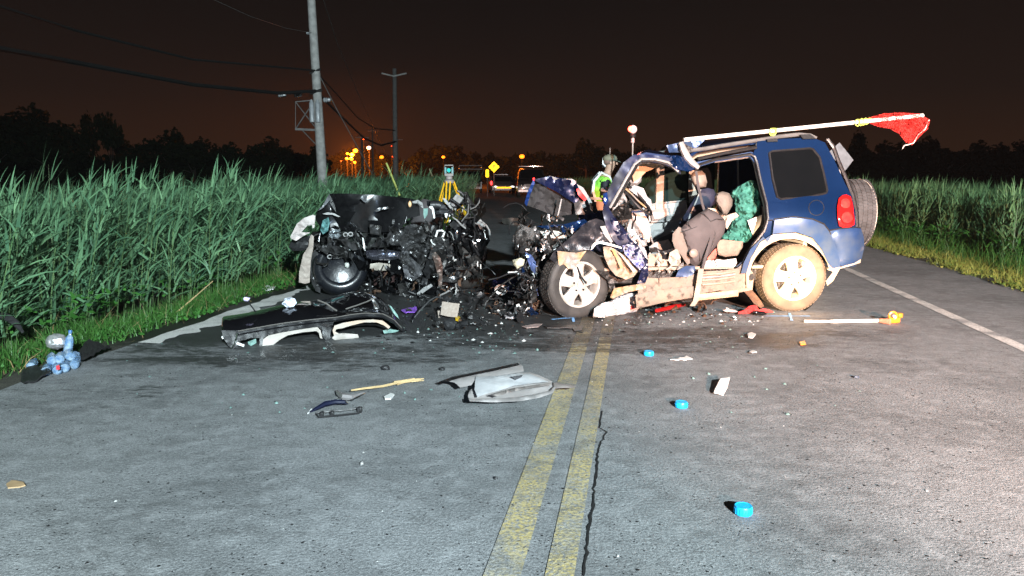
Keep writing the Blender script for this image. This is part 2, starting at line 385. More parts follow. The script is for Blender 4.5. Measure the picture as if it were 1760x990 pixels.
def gz(t):   # ground height from the distance to the road centre line
    if t < -4.7: a = min(1, (-t - 4.7) / 1.8); return -.02 - .33 * a * a * (3 - 2 * a)
    if t > 5.3: a = min(1, (t - 5.3) / 2.4); return -.02 - .22 * a * a * (3 - 2 * a)
    return -.02
def strip(name, m, ts, s0, s1, ds, zf, jl=0, jr=0, kind='structure', parent=None):
    rows = []; k = int((s1 - s0) / ds) + 1
    for i in range(k):
        s_ = s0 + (s1 - s0) * i / (k - 1); r = []
        for j, t in enumerate(ts):
            q = t
            if j == 0 and jl: q += jl * (noise.noise(V((s_ * 1.3, 4, 0))) + .5 * noise.noise(V((s_ * 5, 9, 0))))
            if j == len(ts) - 1 and jr: q += jr * (noise.noise(V((s_ * 1.1, 14, 0))) + .5 * noise.noise(V((s_ * 6, 3, 0))))
            r.append(RP(s_, q, zf(q) if callable(zf) else zf))
        rows.append(r)
    mb = MB().sheet(rows); return put(name, mb, m, parent, kind=kind, smooth=60)
# ground: one sheet to the horizon (dense near the road)
gs = [-60, -12] + [x * .8 - 8 for x in range(0, 100)] + [80, 110, 160, 260, 500, 900]
gt = [-700, -250, -90, -40, -25, -16, -11, -8, -7, -6.5, -6.1, -5.7, -5.3, -5, -4.7, -4.2, 0, 4.6, 5.3, 5.8, 6.3, 6.8, 7.3, 7.8, 9, 12, 18, 30, 60, 140, 300, 700]
rows = [[RP(a, t, gz(t) + (.03 * noise.noise(V((a * .9, t * 1.2, 0))) if abs(t) > 5 else 0)) if a < 82 else DIRV * a + NV * (t + coff(a)) + V((0, 0, gz(t))) for t in gt] for a in gs]
put('ground', MB().sheet(rows), SOIL, kind='structure', smooth=60)
strip('dirt_verge', GRAVEL, [-5.2, -4.6, -4.0], -6, 70, .25, lambda t: gz(t) + .012, jl=.30)
strip('gravel_verge', GRAVEL, [4.7, 5.2, 5.7], -6, 70, .25, lambda t: gz(t) + .012, jr=.3)
strip('road', ASPH, [-4.42, -2, 0, 2, 5.0], -6, 150, .25, 0.0, jl=.07, jr=.08)
strip('yellow_center_line', YLINE, [-.535, -.395], -6, 90, .4, .004)
strip('yellow_center_line', YLINE, [-.305, -.195], -6, 90, .4, .004)
strip('white_edge_line', WLINE, [3.30, 3.43], -6, 90, .4, .004)
strip('white_edge_line', WLINEL, [-4.40, -4.16], 5.75, 12, .05, .004, jl=.10, jr=.20)
# long crack laid as a dark strip beside the right yellow line
mb = MB(); cp = [(1003, 990), (1008, 950), (1012, 905), (1020, 868), (1021, 840), (1026, 810), (1027, 780), (1032, 762), (1043, 742), (1030, 735), (1036, 700)]
pl = []
for (a, b_) in zip(cp, cp[1:]):
    for j in range(6): pl.append(G(a[0] + (b_[0] - a[0]) * j / 6, a[1] + (b_[1] - a[1]) * j / 6, .0045))
rows = []
for i, p in enumerate(pl):
    j = V((noise.noise(V((i * .9, 0, 1))) * .010, 0, 0)); wd = .0038 + .009 * abs(noise.noise(V((i * .7, 5, 2)))) * (1 - .5 * i / len(pl)); rows.append([p + j - V((wd, 0, 0)), p + j + V((wd, 0, 0))])
put('road_crack', MB().sheet(rows), mat('dark_crack_strip', (.004, .004, .004), .9), kind='structure', smooth=0)
# blue spray marks put down at the wheels
def paint(name, quads):
    mb = MB()
    for q in quads:
        rows = []; a, b_, w_ = q; a = V(a); b_ = V(b_); d = (b_ - a).normalized(); n_ = V((-d.y, d.x, 0))
        for i in range(13):
            p = a + (b_ - a) * i / 12; k = w_ * (.7 + .6 * noise.noise(p * 9)); rows.append([p - n_ * k, p + n_ * k])
        mb.sheet(rows)
    return put(name, mb, BLUEPT, kind='structure', smooth=0)
paint('spray_mark', [(G(948, 549, .005), G(1018, 542, .005), .03), (G(984, 542, .0065), G(986, 553, .0065), .018)])
paint('spray_mark', [(G(1316, 543, .005), G(1392, 543, .005), .028), (G(1357, 538, .0065), G(1361, 551, .0065), .018)])

# ------------------------------------------------------------------ glass crumbs and grit on the road
def grit(name, m, n, boxes, s0, s1, seed, flat=.5):
    r = np.random.RandomState(seed); c = []; 
    for i in range(n):
        x0, x1, y0, y1 = boxes[r.randint(len(boxes))]; p = G(r.uniform(x0, x1), r.uniform(y0, y1)); c.append((p.x, p.y, 0))
    c = np.array(c); a = r.uniform(0, 6.28, n); sz = s0 + (s1 - s0) * r.rand(n) ** 3
    base = np.array([[1, 0, 0], [.2, .9, 0], [-.8, .5, 0], [-.7, -.7, 0], [.4, -.8, 0], [.1, .1, 1]])
    vs = base[None] * (1 + .5 * (r.rand(n, 6, 1) - .5)) * sz[:, None, None]; vs[:, :, 2] = vs[:, :, 2] * flat * (1 + r.rand(n, 1)) + .002
    X = vs[:, :, 0] * np.cos(a)[:, None] - vs[:, :, 1] * np.sin(a)[:, None]; Y = vs[:, :, 0] * np.sin(a)[:, None] + vs[:, :, 1] * np.cos(a)[:, None]
    out = np.stack([X + c[:, None, 0], Y + c[:, None, 1], vs[:, :, 2]], 2).reshape(-1, 3)
    t = np.array([[0, 1, 5], [1, 2, 5], [2, 3, 5], [3, 4, 5], [4, 0, 5]]); T = (t[None] + (np.arange(n) * 6)[:, None, None]).reshape(-1, 3)
    return fast_mesh(name, out, np.zeros((0, 4), int), m, T, kind='stuff')
WR = [(640, 920, 490, 580), (640, 920, 500, 600), (560, 1300, 555, 610), (1030, 1330, 530, 560)]
grit('glass_crumbs', SHARD, 460, WR + [(200, 1500, 590, 720)], .003, .018, 1)
grit('pale_grit', mat('pale_chips', (.6, .6, .58), .5), 230, WR + [(0, 1700, 600, 980)] * 3, .002, .010, 2)
grit('dark_grit', mat('dark_chips', (.012, .012, .012), .6), 4200, [(0, 1760, 590, 990), (0, 1760, 560, 760), (600, 1500, 500, 620)], .0015, .0085, 3, flat=.3)
grit('plastic_fragments', BLACKPL, 420, [(650, 920, 480, 590), (640, 1330, 520, 590), (640, 900, 500, 570)], .006, .034, 4, flat=.22)
grit('white_fragments', WHITEP, 90, [(650, 930, 500, 590), (1000, 1320, 530, 560)], .008, .03, 5)
grit('rusty_fragments', RUST, 140, [(690, 930, 490, 570), (1050, 1330, 530, 560)], .008, .03, 6)

# ------------------------------------------------------------------ reeds, grass and weeds
def leafmat(name, c, c2, tr=.25):
    m = bpy.data.materials.new(name); m.use_nodes = True; n = m.node_tree.nodes; l = m.node_tree.links; b = n['Principled BSDF']
    g = n.new('ShaderNodeNewGeometry'); q = n.new('ShaderNodeTexNoise'); q.inputs['Scale'].default_value = 2.2; q.inputs['Detail'].default_value = 6; l.new(g.outputs['Position'], q.inputs['Vector'])
    mx = n.new('ShaderNodeMix'); mx.data_type = 'RGBA'; r = n.new('ShaderNodeMapRange'); r.inputs[1].default_value = .35; r.inputs[2].default_value = .65
    l.new(q.outputs[0], r.inputs[0])
    ri = n.new('ShaderNodeMath'); ri.operation = 'ADD'; l.new(g.outputs['Random Per Island'], ri.inputs[0]); l.new(r.outputs[0], ri.inputs[1])
    rh = n.new('ShaderNodeMath'); rh.operation = 'MULTIPLY'; l.new(ri.outputs[0], rh.inputs[0]); rh.inputs[1].default_value = .5
    l.new(rh.outputs[0], mx.inputs[0]); mx.inputs[6].default_value = (*c, 1); mx.inputs[7].default_value = (*c2, 1)
    l.new(mx.outputs[2], b.inputs['Base Color']); b.inputs['Roughness'].default_value = .5; b.inputs['Specular IOR Level'].default_value = .35
    return m
REED = leafmat('reed_leaf', (.036, .100, .056), (.140, .265, .130))
REEDR = leafmat('reed_leaf_pale', (.065, .15, .06), (.20, .36, .15))
STALK = leafmat('reed_stalk', (.05, .12, .04), (.12, .17, .07))
GRASS = leafmat('verge_grass', (.02, .075, .012), (.06, .16, .03))
GRASSWARM = leafmat('warm_lit_verge_grass', (.08, .15, .022), (.27, .27, .07))  # warm lamp light on the right is put into this yellow green
WEED = leafmat('broad_weed_leaf', (.02, .08, .012), (.05, .17, .03))
DRYG = leafmat('dry_grass', (.22, .16, .07), (.35, .27, .14))
def strips(P, az, el, L, W, droop, segs=3, tipw=.0, rise=1.0):
    """vectorised blades: start P, azimuth az, elevation el, bending down by droop (radians in all)"""
    n = len(P); ks = segs + 1; e = el.copy(); pos = P.copy(); out = np.empty((n, ks, 2, 3))
    side = np.stack([-np.sin(az), np.cos(az), np.zeros(n)], 1); tw = nrs.uniform(-.9, .9, n)
    upv = np.stack([-np.sin(el) * np.cos(az), -np.sin(el) * np.sin(az), np.cos(el)], 1)
    side = side * np.cos(tw)[:, None] + upv * np.sin(tw)[:, None]
    prof = [1.0, .95, .6, .04] if segs == 3 else ([.8, 1, .9, .55, .04] if segs == 4 else [1, .7, .05])
    for k in range(ks):
        wk = W * prof[k] * .5
        out[:, k, 0] = pos - side * wk[:, None]; out[:, k, 1] = pos + side * wk[:, None]
        d = np.stack([np.cos(e) * np.cos(az), np.cos(e) * np.sin(az), np.sin(e)], 1); pos = pos + d * (L / segs)[:, None]; e = e - droop / segs
    v = out.reshape(-1, 3); b = (np.arange(n) * ks * 2)[:, None, None]
    q = np.array([[2 * k, 2 * k + 1, 2 * k + 3, 2 * k + 2] for k in range(segs)])[None] + b
    return v, q.reshape(-1, 4)
def rpos(s_, t): 
    off = np.where(s_ < 12, 0, np.where(s_ < 62, -KC * (s_ - 12) ** 2, -KC * 2500 - KC * 100 * (s_ - 62)))
    tt = t + off; return s_ * .16754 + tt * .98586, s_ * .98586 - tt * .16754
gzv = np.vectorize(gz)
def reeds(name, m, regs, side, hmean, wind, label=None, pv=.17):
    Vs, Qs, SV, SQ, b, sb = [], [], [], [], 0, 0
    for (s0, s1, t0, t1, dens, nl, z0) in regs:
        N = int((s1 - s0) * abs(t1 - t0) * dens); s_ = nrs.uniform(s0, s1, N); t = nrs.uniform(t0, t1, N)
        t += .28 * np.sin(s_ * 1.7) + .18 * np.sin(s_ * 4.1)
        x, y = rpos(s_, t); z = gzv(t)
        cl = np.array([noise.noise(V((a * .8, b2 * .8, 0))) for a, b2 in zip(x, y)])
        H = hmean + pv * nrs.randn(N) * .8 + .20 * cl - z * 0; H = np.maximum(H, .7)
        tall = nrs.rand(N) < .03; H[tall] += .13
        la = wind + nrs.uniform(-.9, .9, N); lt = nrs.uniform(.08, .34, N)      # stalk lean
        for k in range(nl):
            f = z0 + (1 - z0) * (k + nrs.rand(N)) / nl; f = np.minimum(f, 1); hh = H * f
            P = np.stack([x + np.cos(la) * lt * hh * f, y + np.sin(la) * lt * hh * f, z + hh * .93], 1)
            sd = np.where(nrs.rand(N) < .5, 0, math.pi) + nrs.uniform(-.8, .8, N)
            az = wind + nrs.uniform(-.75, .75, N) * 1.1; opp = nrs.rand(N) < .22; az = np.where(opp, az + math.pi, az)
            el = nrs.uniform(.55, 1.25, N) + .2 * (f - .6); L = nrs.uniform(.24, .50, N) * (1.08 - .30 * f); W = nrs.uniform(.014, .030, N)
            dr = nrs.uniform(.2, 1.1, N) + np.where(opp, .3, 0)
            v, q = strips(P, az, el, L, W, dr, 3); Vs.append(v); Qs.append(q + b); b += len(v)
        # top tuft
        for k in range(2):
            P = np.stack([x + np.cos(la) * lt * H, y + np.sin(la) * lt * H, z + H * .93], 1)
            v, q = strips(P, wind + nrs.uniform(-.8, .8, N), nrs.uniform(1.0, 1.5, N), nrs.uniform(.16, .34, N), nrs.uniform(.010, .020, N), nrs.uniform(.1, .5, N), 3); Vs.append(v); Qs.append(q + b); b += len(v)
        P = np.stack([x, y, z], 1); v, q = strips(P, la, np.pi / 2 - lt * .6, H * 1.02, np.full(N, .011), lt * .9, 3); SV.append(v); SQ.append(q + sb); sb += len(v)
    o = fast_mesh(name, np.concatenate(Vs), np.concatenate(Qs), m, kind='stuff')
    o2 = fast_mesh(name.replace('reeds', 'reed_stalks'), np.concatenate(SV), np.concatenate(SQ), STALK, kind='stuff')
    for q_ in (o, o2):
        q_['label'] = label if q_ is o else label.replace('leaves', 'stalks'); q_['category'] = 'reeds'
reeds('reeds', REED, [(2.0, 14, -5.25, -7.0, 34, 13, .15), (14, 34, -5.25, -7.2, 20, 10, .3), (34, 75, -5.4, -8, 9, 8, .4),
       (2.5, 22, -7.0, -12, 15, 8, .55), (22, 50, -7.2, -16, 7, 7, .6), (50, 95, -8, -24, 3, 6, .6)], -1, 1.44, -.15, 'windblown green reed leaves crowding the left roadside ditch')
reeds('reeds', REEDR, [(9, 26, 6.5, 8.2, 30, 12, .15), (26, 60, 6.3, 9, 9, 8, .3), (9, 32, 8.2, 13, 12, 8, .5), (32, 80, 9, 20, 3, 6, .5)], 1, 1.27, .9, 'dense grey green reed leaves beyond the right shoulder', pv=.12)
def tufts(name, m, regs, hmin, hmax, w0, w1, droop, label, spread=3.14, cat='grass', wind=0.0, segs=2, elr=(.7, 1.5), zoff=0):
    Vs, Qs, b = [], [], 0
    for (s0, s1, t0, t1, dens) in regs:
        N = int((s1 - s0) * abs(t1 - t0) * dens); s_ = nrs.uniform(s0, s1, N); t = nrs.uniform(t0, t1, N)
        cl = np.array([noise.noise(V((a * 1.9, b2 * 2.3, 3))) for a, b2 in zip(s_, t)]); keep = nrs.rand(N) < .55 + 1.1 * cl; s_, t, cl = s_[keep], t[keep], cl[keep]; N = len(s_)
        x, y = rpos(s_, t); P = np.stack([x, y, gzv(t) + zoff + (nrs.rand(N) * zoff)], 1)
        v, q = strips(P, wind + nrs.uniform(-spread, spread, N), nrs.uniform(*elr, N), nrs.uniform(hmin, hmax, N) * (1 + .8 * cl), nrs.uniform(w0, w1, N), nrs.uniform(*droop, N), segs); Vs.append(v); Qs.append(q + b); b += len(v)
    fast_mesh(name, np.concatenate(Vs), np.concatenate(Qs), m, kind='stuff', label=label, category=cat)
tufts('verge_grass', GRASS, [(2.5, 9, -4.62, -5.7, 2300), (9, 16, -4.9, -6.0, 900), (16, 45, -5.0, -6.2, 250)], .06, .26, .004, .010, (.4, 1.6), 'short bright green grass on the left verge')
tufts('verge_grass', DRYG, [(2.5, 10, -4.5, -5.8, 120), (9, 20, -4.6, -6.0, 60)], .08, .34, .003, .008, (.2, 1.4), 'dry straw coloured stems in the left verge', elr=(.05, 1.2))
tufts('low_weeds', WEED, [(2.5, 10, -4.5, -5.4, 420), (10, 20, -4.7, -5.5, 200)], .03, .07, .018, .045, (.2, 1.5), 'small round leaved weeds at the left road edge', cat='weeds', elr=(0, 1.2), zoff=.03)
tufts('tall_weeds', WEED, [(3.5, 9, -5.15, -6.1, 130), (9, 22, -5.3, -6.0, 60)], .05, .11, .022, .05, (.3, 1.2), 'broad leaved bright weeds climbing at the foot of the left reeds', cat='weeds', elr=(-.2, 1.0), zoff=.22)
tufts('verge_grass', GRASSWARM, [(9, 22, 4.95, 6.6, 750), (22, 45, 5.0, 7, 160)], .06, .24, .005, .012, (.4, 1.6), 'grass on the right verge, coloured yellow green for the warm light')
tufts('verge_grass', GRASS, [(9, 22, 5.6, 7.0, 320)], .20, .50, .008, .016, (.2, .9), 'taller green grass in front of the right reeds')
tufts('low_weeds', GRASSWARM, [(9, 22, 4.9, 6.3, 420)], .03, .06, .02, .045, (.2, 1.5), 'low weeds creeping over the right gravel, yellowed for the warm light', cat='weeds', elr=(0, 1.2), zoff=.02)
tufts('tall_weeds', WEED, [(10, 22, 6.0, 7.0, 170)], .07, .15, .02, .05, (.3, 1.2), 'bright yellow green weeds before the right reeds', cat='weeds', elr=(0, 1.2), zoff=.28)

# ------------------------------------------------------------------ trees
TREEM = leafmat('tree_leaf', (.010, .016, .007), (.025, .035, .015)); TREEM.node_tree.nodes['Principled BSDF'].inputs['Specular IOR Level'].default_value = 0; BARK = mat('bark', (.06, .05, .04), .9)
def crown_arrays(seed, n=1500, shape=0):
    r = np.random.RandomState(seed); nc = 26; u = r.randn(nc, 3); u /= np.linalg.norm(u, axis=1)[:, None]
    c = u * (r.rand(nc, 1) ** .45) * np.array([[.36, .36, .36]]) + np.array([[0, 0, .60]])
    if shape == 1: c[:, :2] *= .6; c[:, 2] = .25 + r.rand(nc) * .72; c[:, :2] *= (1.15 - c[:, 2:3])* 1.7
    if shape == 2: c[:, 2] = .62 + .3 * r.rand(nc); c[:, :2] *= 1.2
    rad = r.uniform(.07, .16, nc); k = r.randint(0, nc, n); d = r.randn(n, 3); d /= np.linalg.norm(d, axis=1)[:, None]
    p = c[k] + d * rad[k][:, None] * (r.rand(n, 1) ** .4) + 0; s = r.uniform(.018, .042, n)
    a = r.randn(n, 3); a /= np.linalg.norm(a, axis=1)[:, None]; b_ = np.cross(a, r.randn(n, 3)); b_ /= np.linalg.norm(b_, axis=1)[:, None]
    v = np.stack([p + (a * x + b_ * y) * s[:, None] for x, y in ((-1, -.6), (1, -.6), (1, .6), (-1, .6))], 1).reshape(-1, 3)
    v[:, 2] = np.maximum(v[:, 2], .12); q = np.arange(n * 4).reshape(-1, 4); return v, q, c
def make_tree(seed, shape):
    v, q, c = crown_arrays(seed, 1500, shape); t = bpy.data.objects.new('tree', None); col.objects.link(t)
    fast_mesh('crown', v, q, TREEM, parent=t)
    mb = MB(); top = V((.02, 0, .62)); mb.tube([V((0, 0, -.02)), V((.01, 0, .25)), V((0, .01, .45)), top], [.028, .022, .016, .008], 7)
    for i in range(7):
        e_ = V(c[i * 3]); st = V((0, 0, .25 + .3 * i / 7)); mb.tube([st, st.lerp(e_, .5) + V((0, 0, .03)), e_], [.012, .008, .003], 5)
    put('trunk', mb, BARK, t); t['category'] = 'tree'; return t
protos = [make_tree(3, 0), make_tree(5, 0), make_tree(8, 1), make_tree(13, 2), make_tree(21, 0)]
TR = []  # px, py top, distance, variant
xs = [(-30, 200), (15, 196), (45, 181), (82, 205), (108, 212), (146, 186), (184, 182), (215, 240), (245, 245), (290, 222), (330, 232), (352, 238), (392, 246), (430, 245), (470, 236), (505, 246), (540, 250),
      (585, 262), (620, 258), (655, 268), (700, 262), (727, 256), (752, 250), (785, 248), (815, 262), (858, 252), (890, 268), (925, 260), (960, 262), (1008, 239), (1055, 246), (1100, 250), (1150, 262), (1250, 258), (1330, 256), (1400, 252),
      (1478, 221), (1521, 244), (1560, 240), (1600, 236), (1640, 233), (1680, 243), (1715, 247), (1760, 238), (1800, 232)]
used = set(); cnt = {}
ORD = 'zeroth first second third fourth fifth sixth seventh eighth ninth tenth eleventh twelfth thirteenth fourteenth fifteenth sixteenth seventeenth eighteenth nineteenth twentieth'.split()
for i, (px, py) in enumerate(xs):
    D = 78 + 16 * ((i * 37) % 10) / 10 if px < 560 or px > 1180 else 128 + 26 * ((i * 29) % 10) / 10
    p = PY(px, py, D); h = p.z + .3; vi = 2 if px in (146, 1478) else (3 if px == 184 else (i * 7) % 5 if (i * 7) % 5 not in (2, 3) else 4)
    sc_ = h / 1.07
    wd = sc_ * (1.15 if px not in (146, 184, 1478) else .8)
    if px in (146, 184): wd = sc_ * .5
    where = 'left field' if px < 560 else ('distant road bend' if px < 1180 else 'right field')
    lab = {146: 'narrow dark tree rising above the wood on the far left', 184: 'slim flat topped dark tree standing tallest left of the pole', 1478: 'lone conical dark tree showing under the red netting',
           290: 'round headed dark tree in the middle of the left wood', 1008: 'tall dark round tree behind the officer in the vest', 45: 'broad dark tree at the far left edge of the wood'}.get(px)
    cnt[where] = cnt.get(where, 0) + 1
    lab = lab or '%s %s from the left, in the dark wood beyond the %s' % (ORD[cnt[where]], ('bushy black tree', 'broad black tree', 'ragged black tree')[i % 3], where)
    r = protos[vi]
    t = dup(r, (p.x, p.y, -.3), (i * 1.7) % 6.28) if r in used else r
    used.add(r); t.location = (p.x, p.y, -.3); t.rotation_euler = (0, 0, (i * 1.7) % 6.28); t.scale = (wd, wd, sc_); t['label'] = lab; t['category'] = 'tree'
    t['group'] = 'dark trees along the horizon'
for r in protos:
    if r not in used:
        for c_ in list(r.children): bpy.data.objects.remove(c_)
        bpy.data.objects.remove(r)
# the lower storey of the wood, one mass
Vs, Qs, b = [], [], 0
N = 26000; ang = nrs.uniform(-.78, .78, N); ang2 = ang; D = np.where(np.abs(np.tan(ang) + .03) < .26, nrs.uniform(132, 165, N), nrs.uniform(84, 110, N))
x = np.tan(ang) * D; hh = np.array([4.0 + 2.2 * noise.noise(V((a * .12, 3, 0))) + 1.2 * noise.noise(V((a * .5, 7, 0))) for a in x]) * np.where(D > 120, 1.25, .8)
P = np.stack([x, D, nrs.rand(N) ** .8 * hh - .3], 1); v, q = strips(P, nrs.uniform(0, 6.28, N), nrs.uniform(-.5, 1.4, N), nrs.uniform(.5, 1.3, N), nrs.uniform(.4, 1.0, N), nrs.uniform(-.5, .9, N), 2)
fast_mesh('undergrowth', v, q, TREEM, kind='stuff', label='black undergrowth filling the foot of the distant wood', category='undergrowth')

# ------------------------------------------------------------------ poles and cables
UPY = 25.0; b0 = PY(553.5, 293, UPY); t0 = PY(535, 0, UPY); ax = (t0 - b0).normalized(); foot = b0 - ax * (b0.z / ax.z + .5)
pole = thing('utility_pole', foot, 'tall grey wooden pole with steel bracket frame rising from the left reeds', 'utility pole')
top = b0 + ax * 9.5
def onp(py): 
    k = (b0.z, t0.z); z = PY(545, py, UPY).z; return b0 + ax * ((z - b0.z) / ax.z)
put('shaft', MB().tube([foot, onp(200), top], [.18, .15, .11], 14), WOODG, pole)
A_, B_, C_, D_ = [PY(*q, UPY) for q in ((508, 175), (541, 172), (508, 222), (546, 224))]
mb = MB(); k = .022
for a, b_ in ((A_, B_), (A_, C_), (A_ , D_), (B_, C_)): mb.tube([a, b_], k if a is not A_ or b_ is not C_ else .012, 4)
mb.tube([C_ + V((0, -.02, 0)), D_ + V((.1, -.02, 0))], .05, 4); mb.tube([PY(520, 224, UPY), PY(543, 248, UPY)], .02, 4)
put('bracket_frame', mb, GALV, pole)
for px in (536.5, 547):
    put('transformer_can', MB().lathe([(0, 0), (.075, 0), (.08, .05), (.08, .60), (.05, .68), (.02, .74), (0, .74)], PY(px, 210, UPY - .22), (0, 0, 1), 14), PORC, pole)
for px, py in ((484, 164), (511, 163), (561, 172)):
    put('insulator', MB().lathe([(0, 0), (.06, 0), (.085, .04), (.05, .07), (.085, .10), (.05, .13), (.07, .17), (.05, .24), (0, .24)], PY(px - 5, py, UPY - .1), (1, 0, .05), 12), PORC, pole)
put('bolt', MB().lathe([(0, 0), (.04, 0), (.04, .10), (0, .1)], PY(527, 57, UPY - .1), (1, 0, 0), 8), PORC, pole)
mb = MB(); mb.tube([onp(125) + V((-.17, -.12, -.03)), onp(122) + V((.19, -.1, .05))], .035, 6); mb.tube([onp(158) + V((-.2, -.14, -.06)), onp(155) + V((.2, -.1, 0))], .05, 6)
put('cable_clamp', mb, CABLE, pole)
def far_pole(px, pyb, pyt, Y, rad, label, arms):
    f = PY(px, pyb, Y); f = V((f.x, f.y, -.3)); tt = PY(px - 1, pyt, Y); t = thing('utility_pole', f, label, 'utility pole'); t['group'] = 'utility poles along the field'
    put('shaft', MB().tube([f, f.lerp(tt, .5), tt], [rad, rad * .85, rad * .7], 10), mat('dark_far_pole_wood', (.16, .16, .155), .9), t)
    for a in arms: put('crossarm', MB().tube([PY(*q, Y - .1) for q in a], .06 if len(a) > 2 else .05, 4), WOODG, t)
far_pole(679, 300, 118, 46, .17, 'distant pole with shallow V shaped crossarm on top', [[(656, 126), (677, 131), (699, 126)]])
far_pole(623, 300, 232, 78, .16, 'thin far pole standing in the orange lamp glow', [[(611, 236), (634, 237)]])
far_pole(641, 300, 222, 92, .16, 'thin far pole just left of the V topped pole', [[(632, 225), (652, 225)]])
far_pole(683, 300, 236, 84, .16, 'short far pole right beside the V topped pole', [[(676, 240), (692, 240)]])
def cable(pts, r, label, ks=14, sag=0, m=CABLE):
    P = [V(p) for p in pts]; out = []
    for a, b_ in zip(P, P[1:]):
        for i in range(ks): u = i / ks; out.append(a.lerp(b_, u) - V((0, 0, sag * 4 * u * (1 - u))))
    out.append(P[-1]); single('cable', MB().tube(out, r, 5), m, label, 'cable', group='overhead cables')
cable([PY(-60, -8, 12), PY(130, 52, 16), PY(330, 102, 20), onp(122) + V((0, -.15, 0))], .030, 'upper black cable crossing the left sky to the pole', 5)
cable([PY(-60, 72, 12), PY(130, 107, 16), PY(330, 145, 20), PY(480, 160, 23.6), onp(157) + V((0, -.17, 0))], .055, 'lower thick black cable sagging across the left sky to the pole', 5)
cable([onp(122) + V((0, -.15, 0)), PY(575, 158, 30), PY(615, 203, 37), PY(645, 221, 42), PY(679, 224, 45.8)], .030, 'upper black cable drooping from the near pole to the V topped pole', 6)
cable([onp(157) + V((0, -.17, 0)), PY(582, 196, 31), PY(625, 237, 38), PY(655, 250, 43), PY(681, 243, 45.8)], .050, 'thick black cable drooping lowest between the two poles', 6)
cable([PY(548, -25, 25), PY(580, 75, 30), PY(615, 160, 38), PY(640, 215, 46), PY(662, 262, 60)], .011, 'hair thin wire running steeply down right of the near pole', 6, m=GALV)
cable([onp(128) + V((.1, 0, 0)), PY(580, 190, 25), PY(612, 248, 25.5), PY(640, 299, 26)], .016, 'straight pale guy wire slanting right off the near pole', 3, m=GALV)
cable([PY(360, -4, 18), PY(430, 28, 20), PY(490, 48, 23), onp(57)], .007, 'barely visible thin wire high on the left sky', 5, m=GALV)
single('guy_marker', MB().tube([PY(664, 280, 16), PY(675, 307, 16), PY(687, 336, 16)], .022, 8), mat('yellow_guy_guard', (.45, .50, .10), .5), 'slanting yellow guy wire guard tube in the reeds', 'cable guard')
single('guy_marker', MB().tube([PY(738, 290, 24), PY(743, 303, 24)], .022, 8), mat('pale_guy_guard', (.25, .25, .15), .6), 'short pale leaning rod above the far reeds', 'cable guard')

# ------------------------------------------------------------------ far lamps
EO = mat('sodium_lamp_glass', (1, .4, .08), .4, emit=(1, .24, .012), es=2.6); EW = mat('white_lamp_glass', (1, 1, .9), .4, emit=(1, .95, .75), es=1.8); ER = mat('red_lamp_glass', (1, .1, .05), .4, emit=(1, .06, .03), es=1.5)
EOS = mat('sodium_lamp_glass_bright', (1, .5, .1), .4, emit=(1, .28, .02), es=4.2)
def street_lamp(px, py, D, r, m, label, en=0, color=(1, .19, .012), hgt=0):
    p = PY(px, py, D); base = V((p.x, p.y, -.3)); t = thing('street_lamp', base, label, 'street lamp'); t['group'] = 'distant street lamps'
    put('post', MB().tube([base, V((p.x, p.y, p.z - r))], .035 if r > .15 else .015, 6), CABLE, t)
    put('lamp_head', MB().blob(p, (r * .95, r * .8, r * .75), sub=2), m, t)
    if en:
        en *= 6 if D > 112 else 1.2
        l = lamp('lamp_light', 'POINT', p + V((0, -3.5, -.2)), None, en, color, .3); l.parent = t; l.location = (0, -3.5, p.z + .3 - .2)
LP = [(611, 259, 120, .42, EOS, 'brightest highest sodium lamp of the orange cluster', 5200), (605, 266, 118, .40, EOS, 'middle sodium lamp of the orange cluster', 0), (604, 273, 116, .34, EOS, 'lower sodium lamp under the middle of the cluster', 1200),
      (597, 264, 119, .22, EO, 'small sodium lamp left of the cluster centre', 0), (596, 273, 117, .28, EO, 'flat low sodium lamp at the left of the cluster', 0), (610, 279, 114, .22, EO, 'lowest sodium lamp of the cluster just above the reeds', 2600),
      (656, 270, 100, .30, EO, 'single orange lamp above the yellow guy marker', 1500), (762, 270, 110, .28, EO, 'single orange lamp left of the survey instrument far off', 1500), (897, 269, 105, .40, EO, 'single orange lamp right of the yellow diamond sign', 1600)]
for a in LP: street_lamp(*a[:6], en=a[6])
street_lamp(634, 254, 118, .38, EW, 'single white lamp right of the orange cluster', 0)
street_lamp(586, 277, 116, .11, ER, 'tiny red lamp left of the orange cluster', 0)
for px, py, lb in ((625, 239, 'tiny red beacon lamp high above the cluster'), (673, 251, 'tiny upper red beacon beside the V topped pole'), (675, 269, 'tiny lower red beacon beside the V topped pole')): street_lamp(px, py, 120, .12, ER, lb)

# ------------------------------------------------------------------ far signs
def sign_post(px, pyb, Y, label): 
    return PY(px, pyb, Y)
SY = 52.0; c = PY(849, 287, SY); h = 9.5 * SY / FPX
t = thing('road_sign', (c.x, SY, 0), 'yellow diamond warning sign on a post by the far road bend', 'road sign')
put('sign_plate', MB().prism([c + V((0, 0, h)), c + V((h, 0, 0)), c - V((0, 0, h)), c - V((h, 0, 0))], (0, .02, 0)), SIGNY, t, smooth=0)
mb = MB()
mb.prism([c + V((x * h, -.012, z * h)) for x, z in ((-.07, -.45), (.07, -.45), (.07, .15), (.2, .15), (0, .45), (-.2, .15), (-.07, .15))], (0, .008, 0)); put('arrow_mark', mb, BLACKPL, t, smooth=0)
put('post', MB().tube([V((c.x, SY + .06, -.2)), V((c.x, SY + .06, c.z))], .04, 6), GALV, t)
c = PY(837.5, 298, SY - 3); t = thing('road_sign', (c.x, c.y, 0), 'narrow yellow marker board left of the diamond sign', 'road sign')
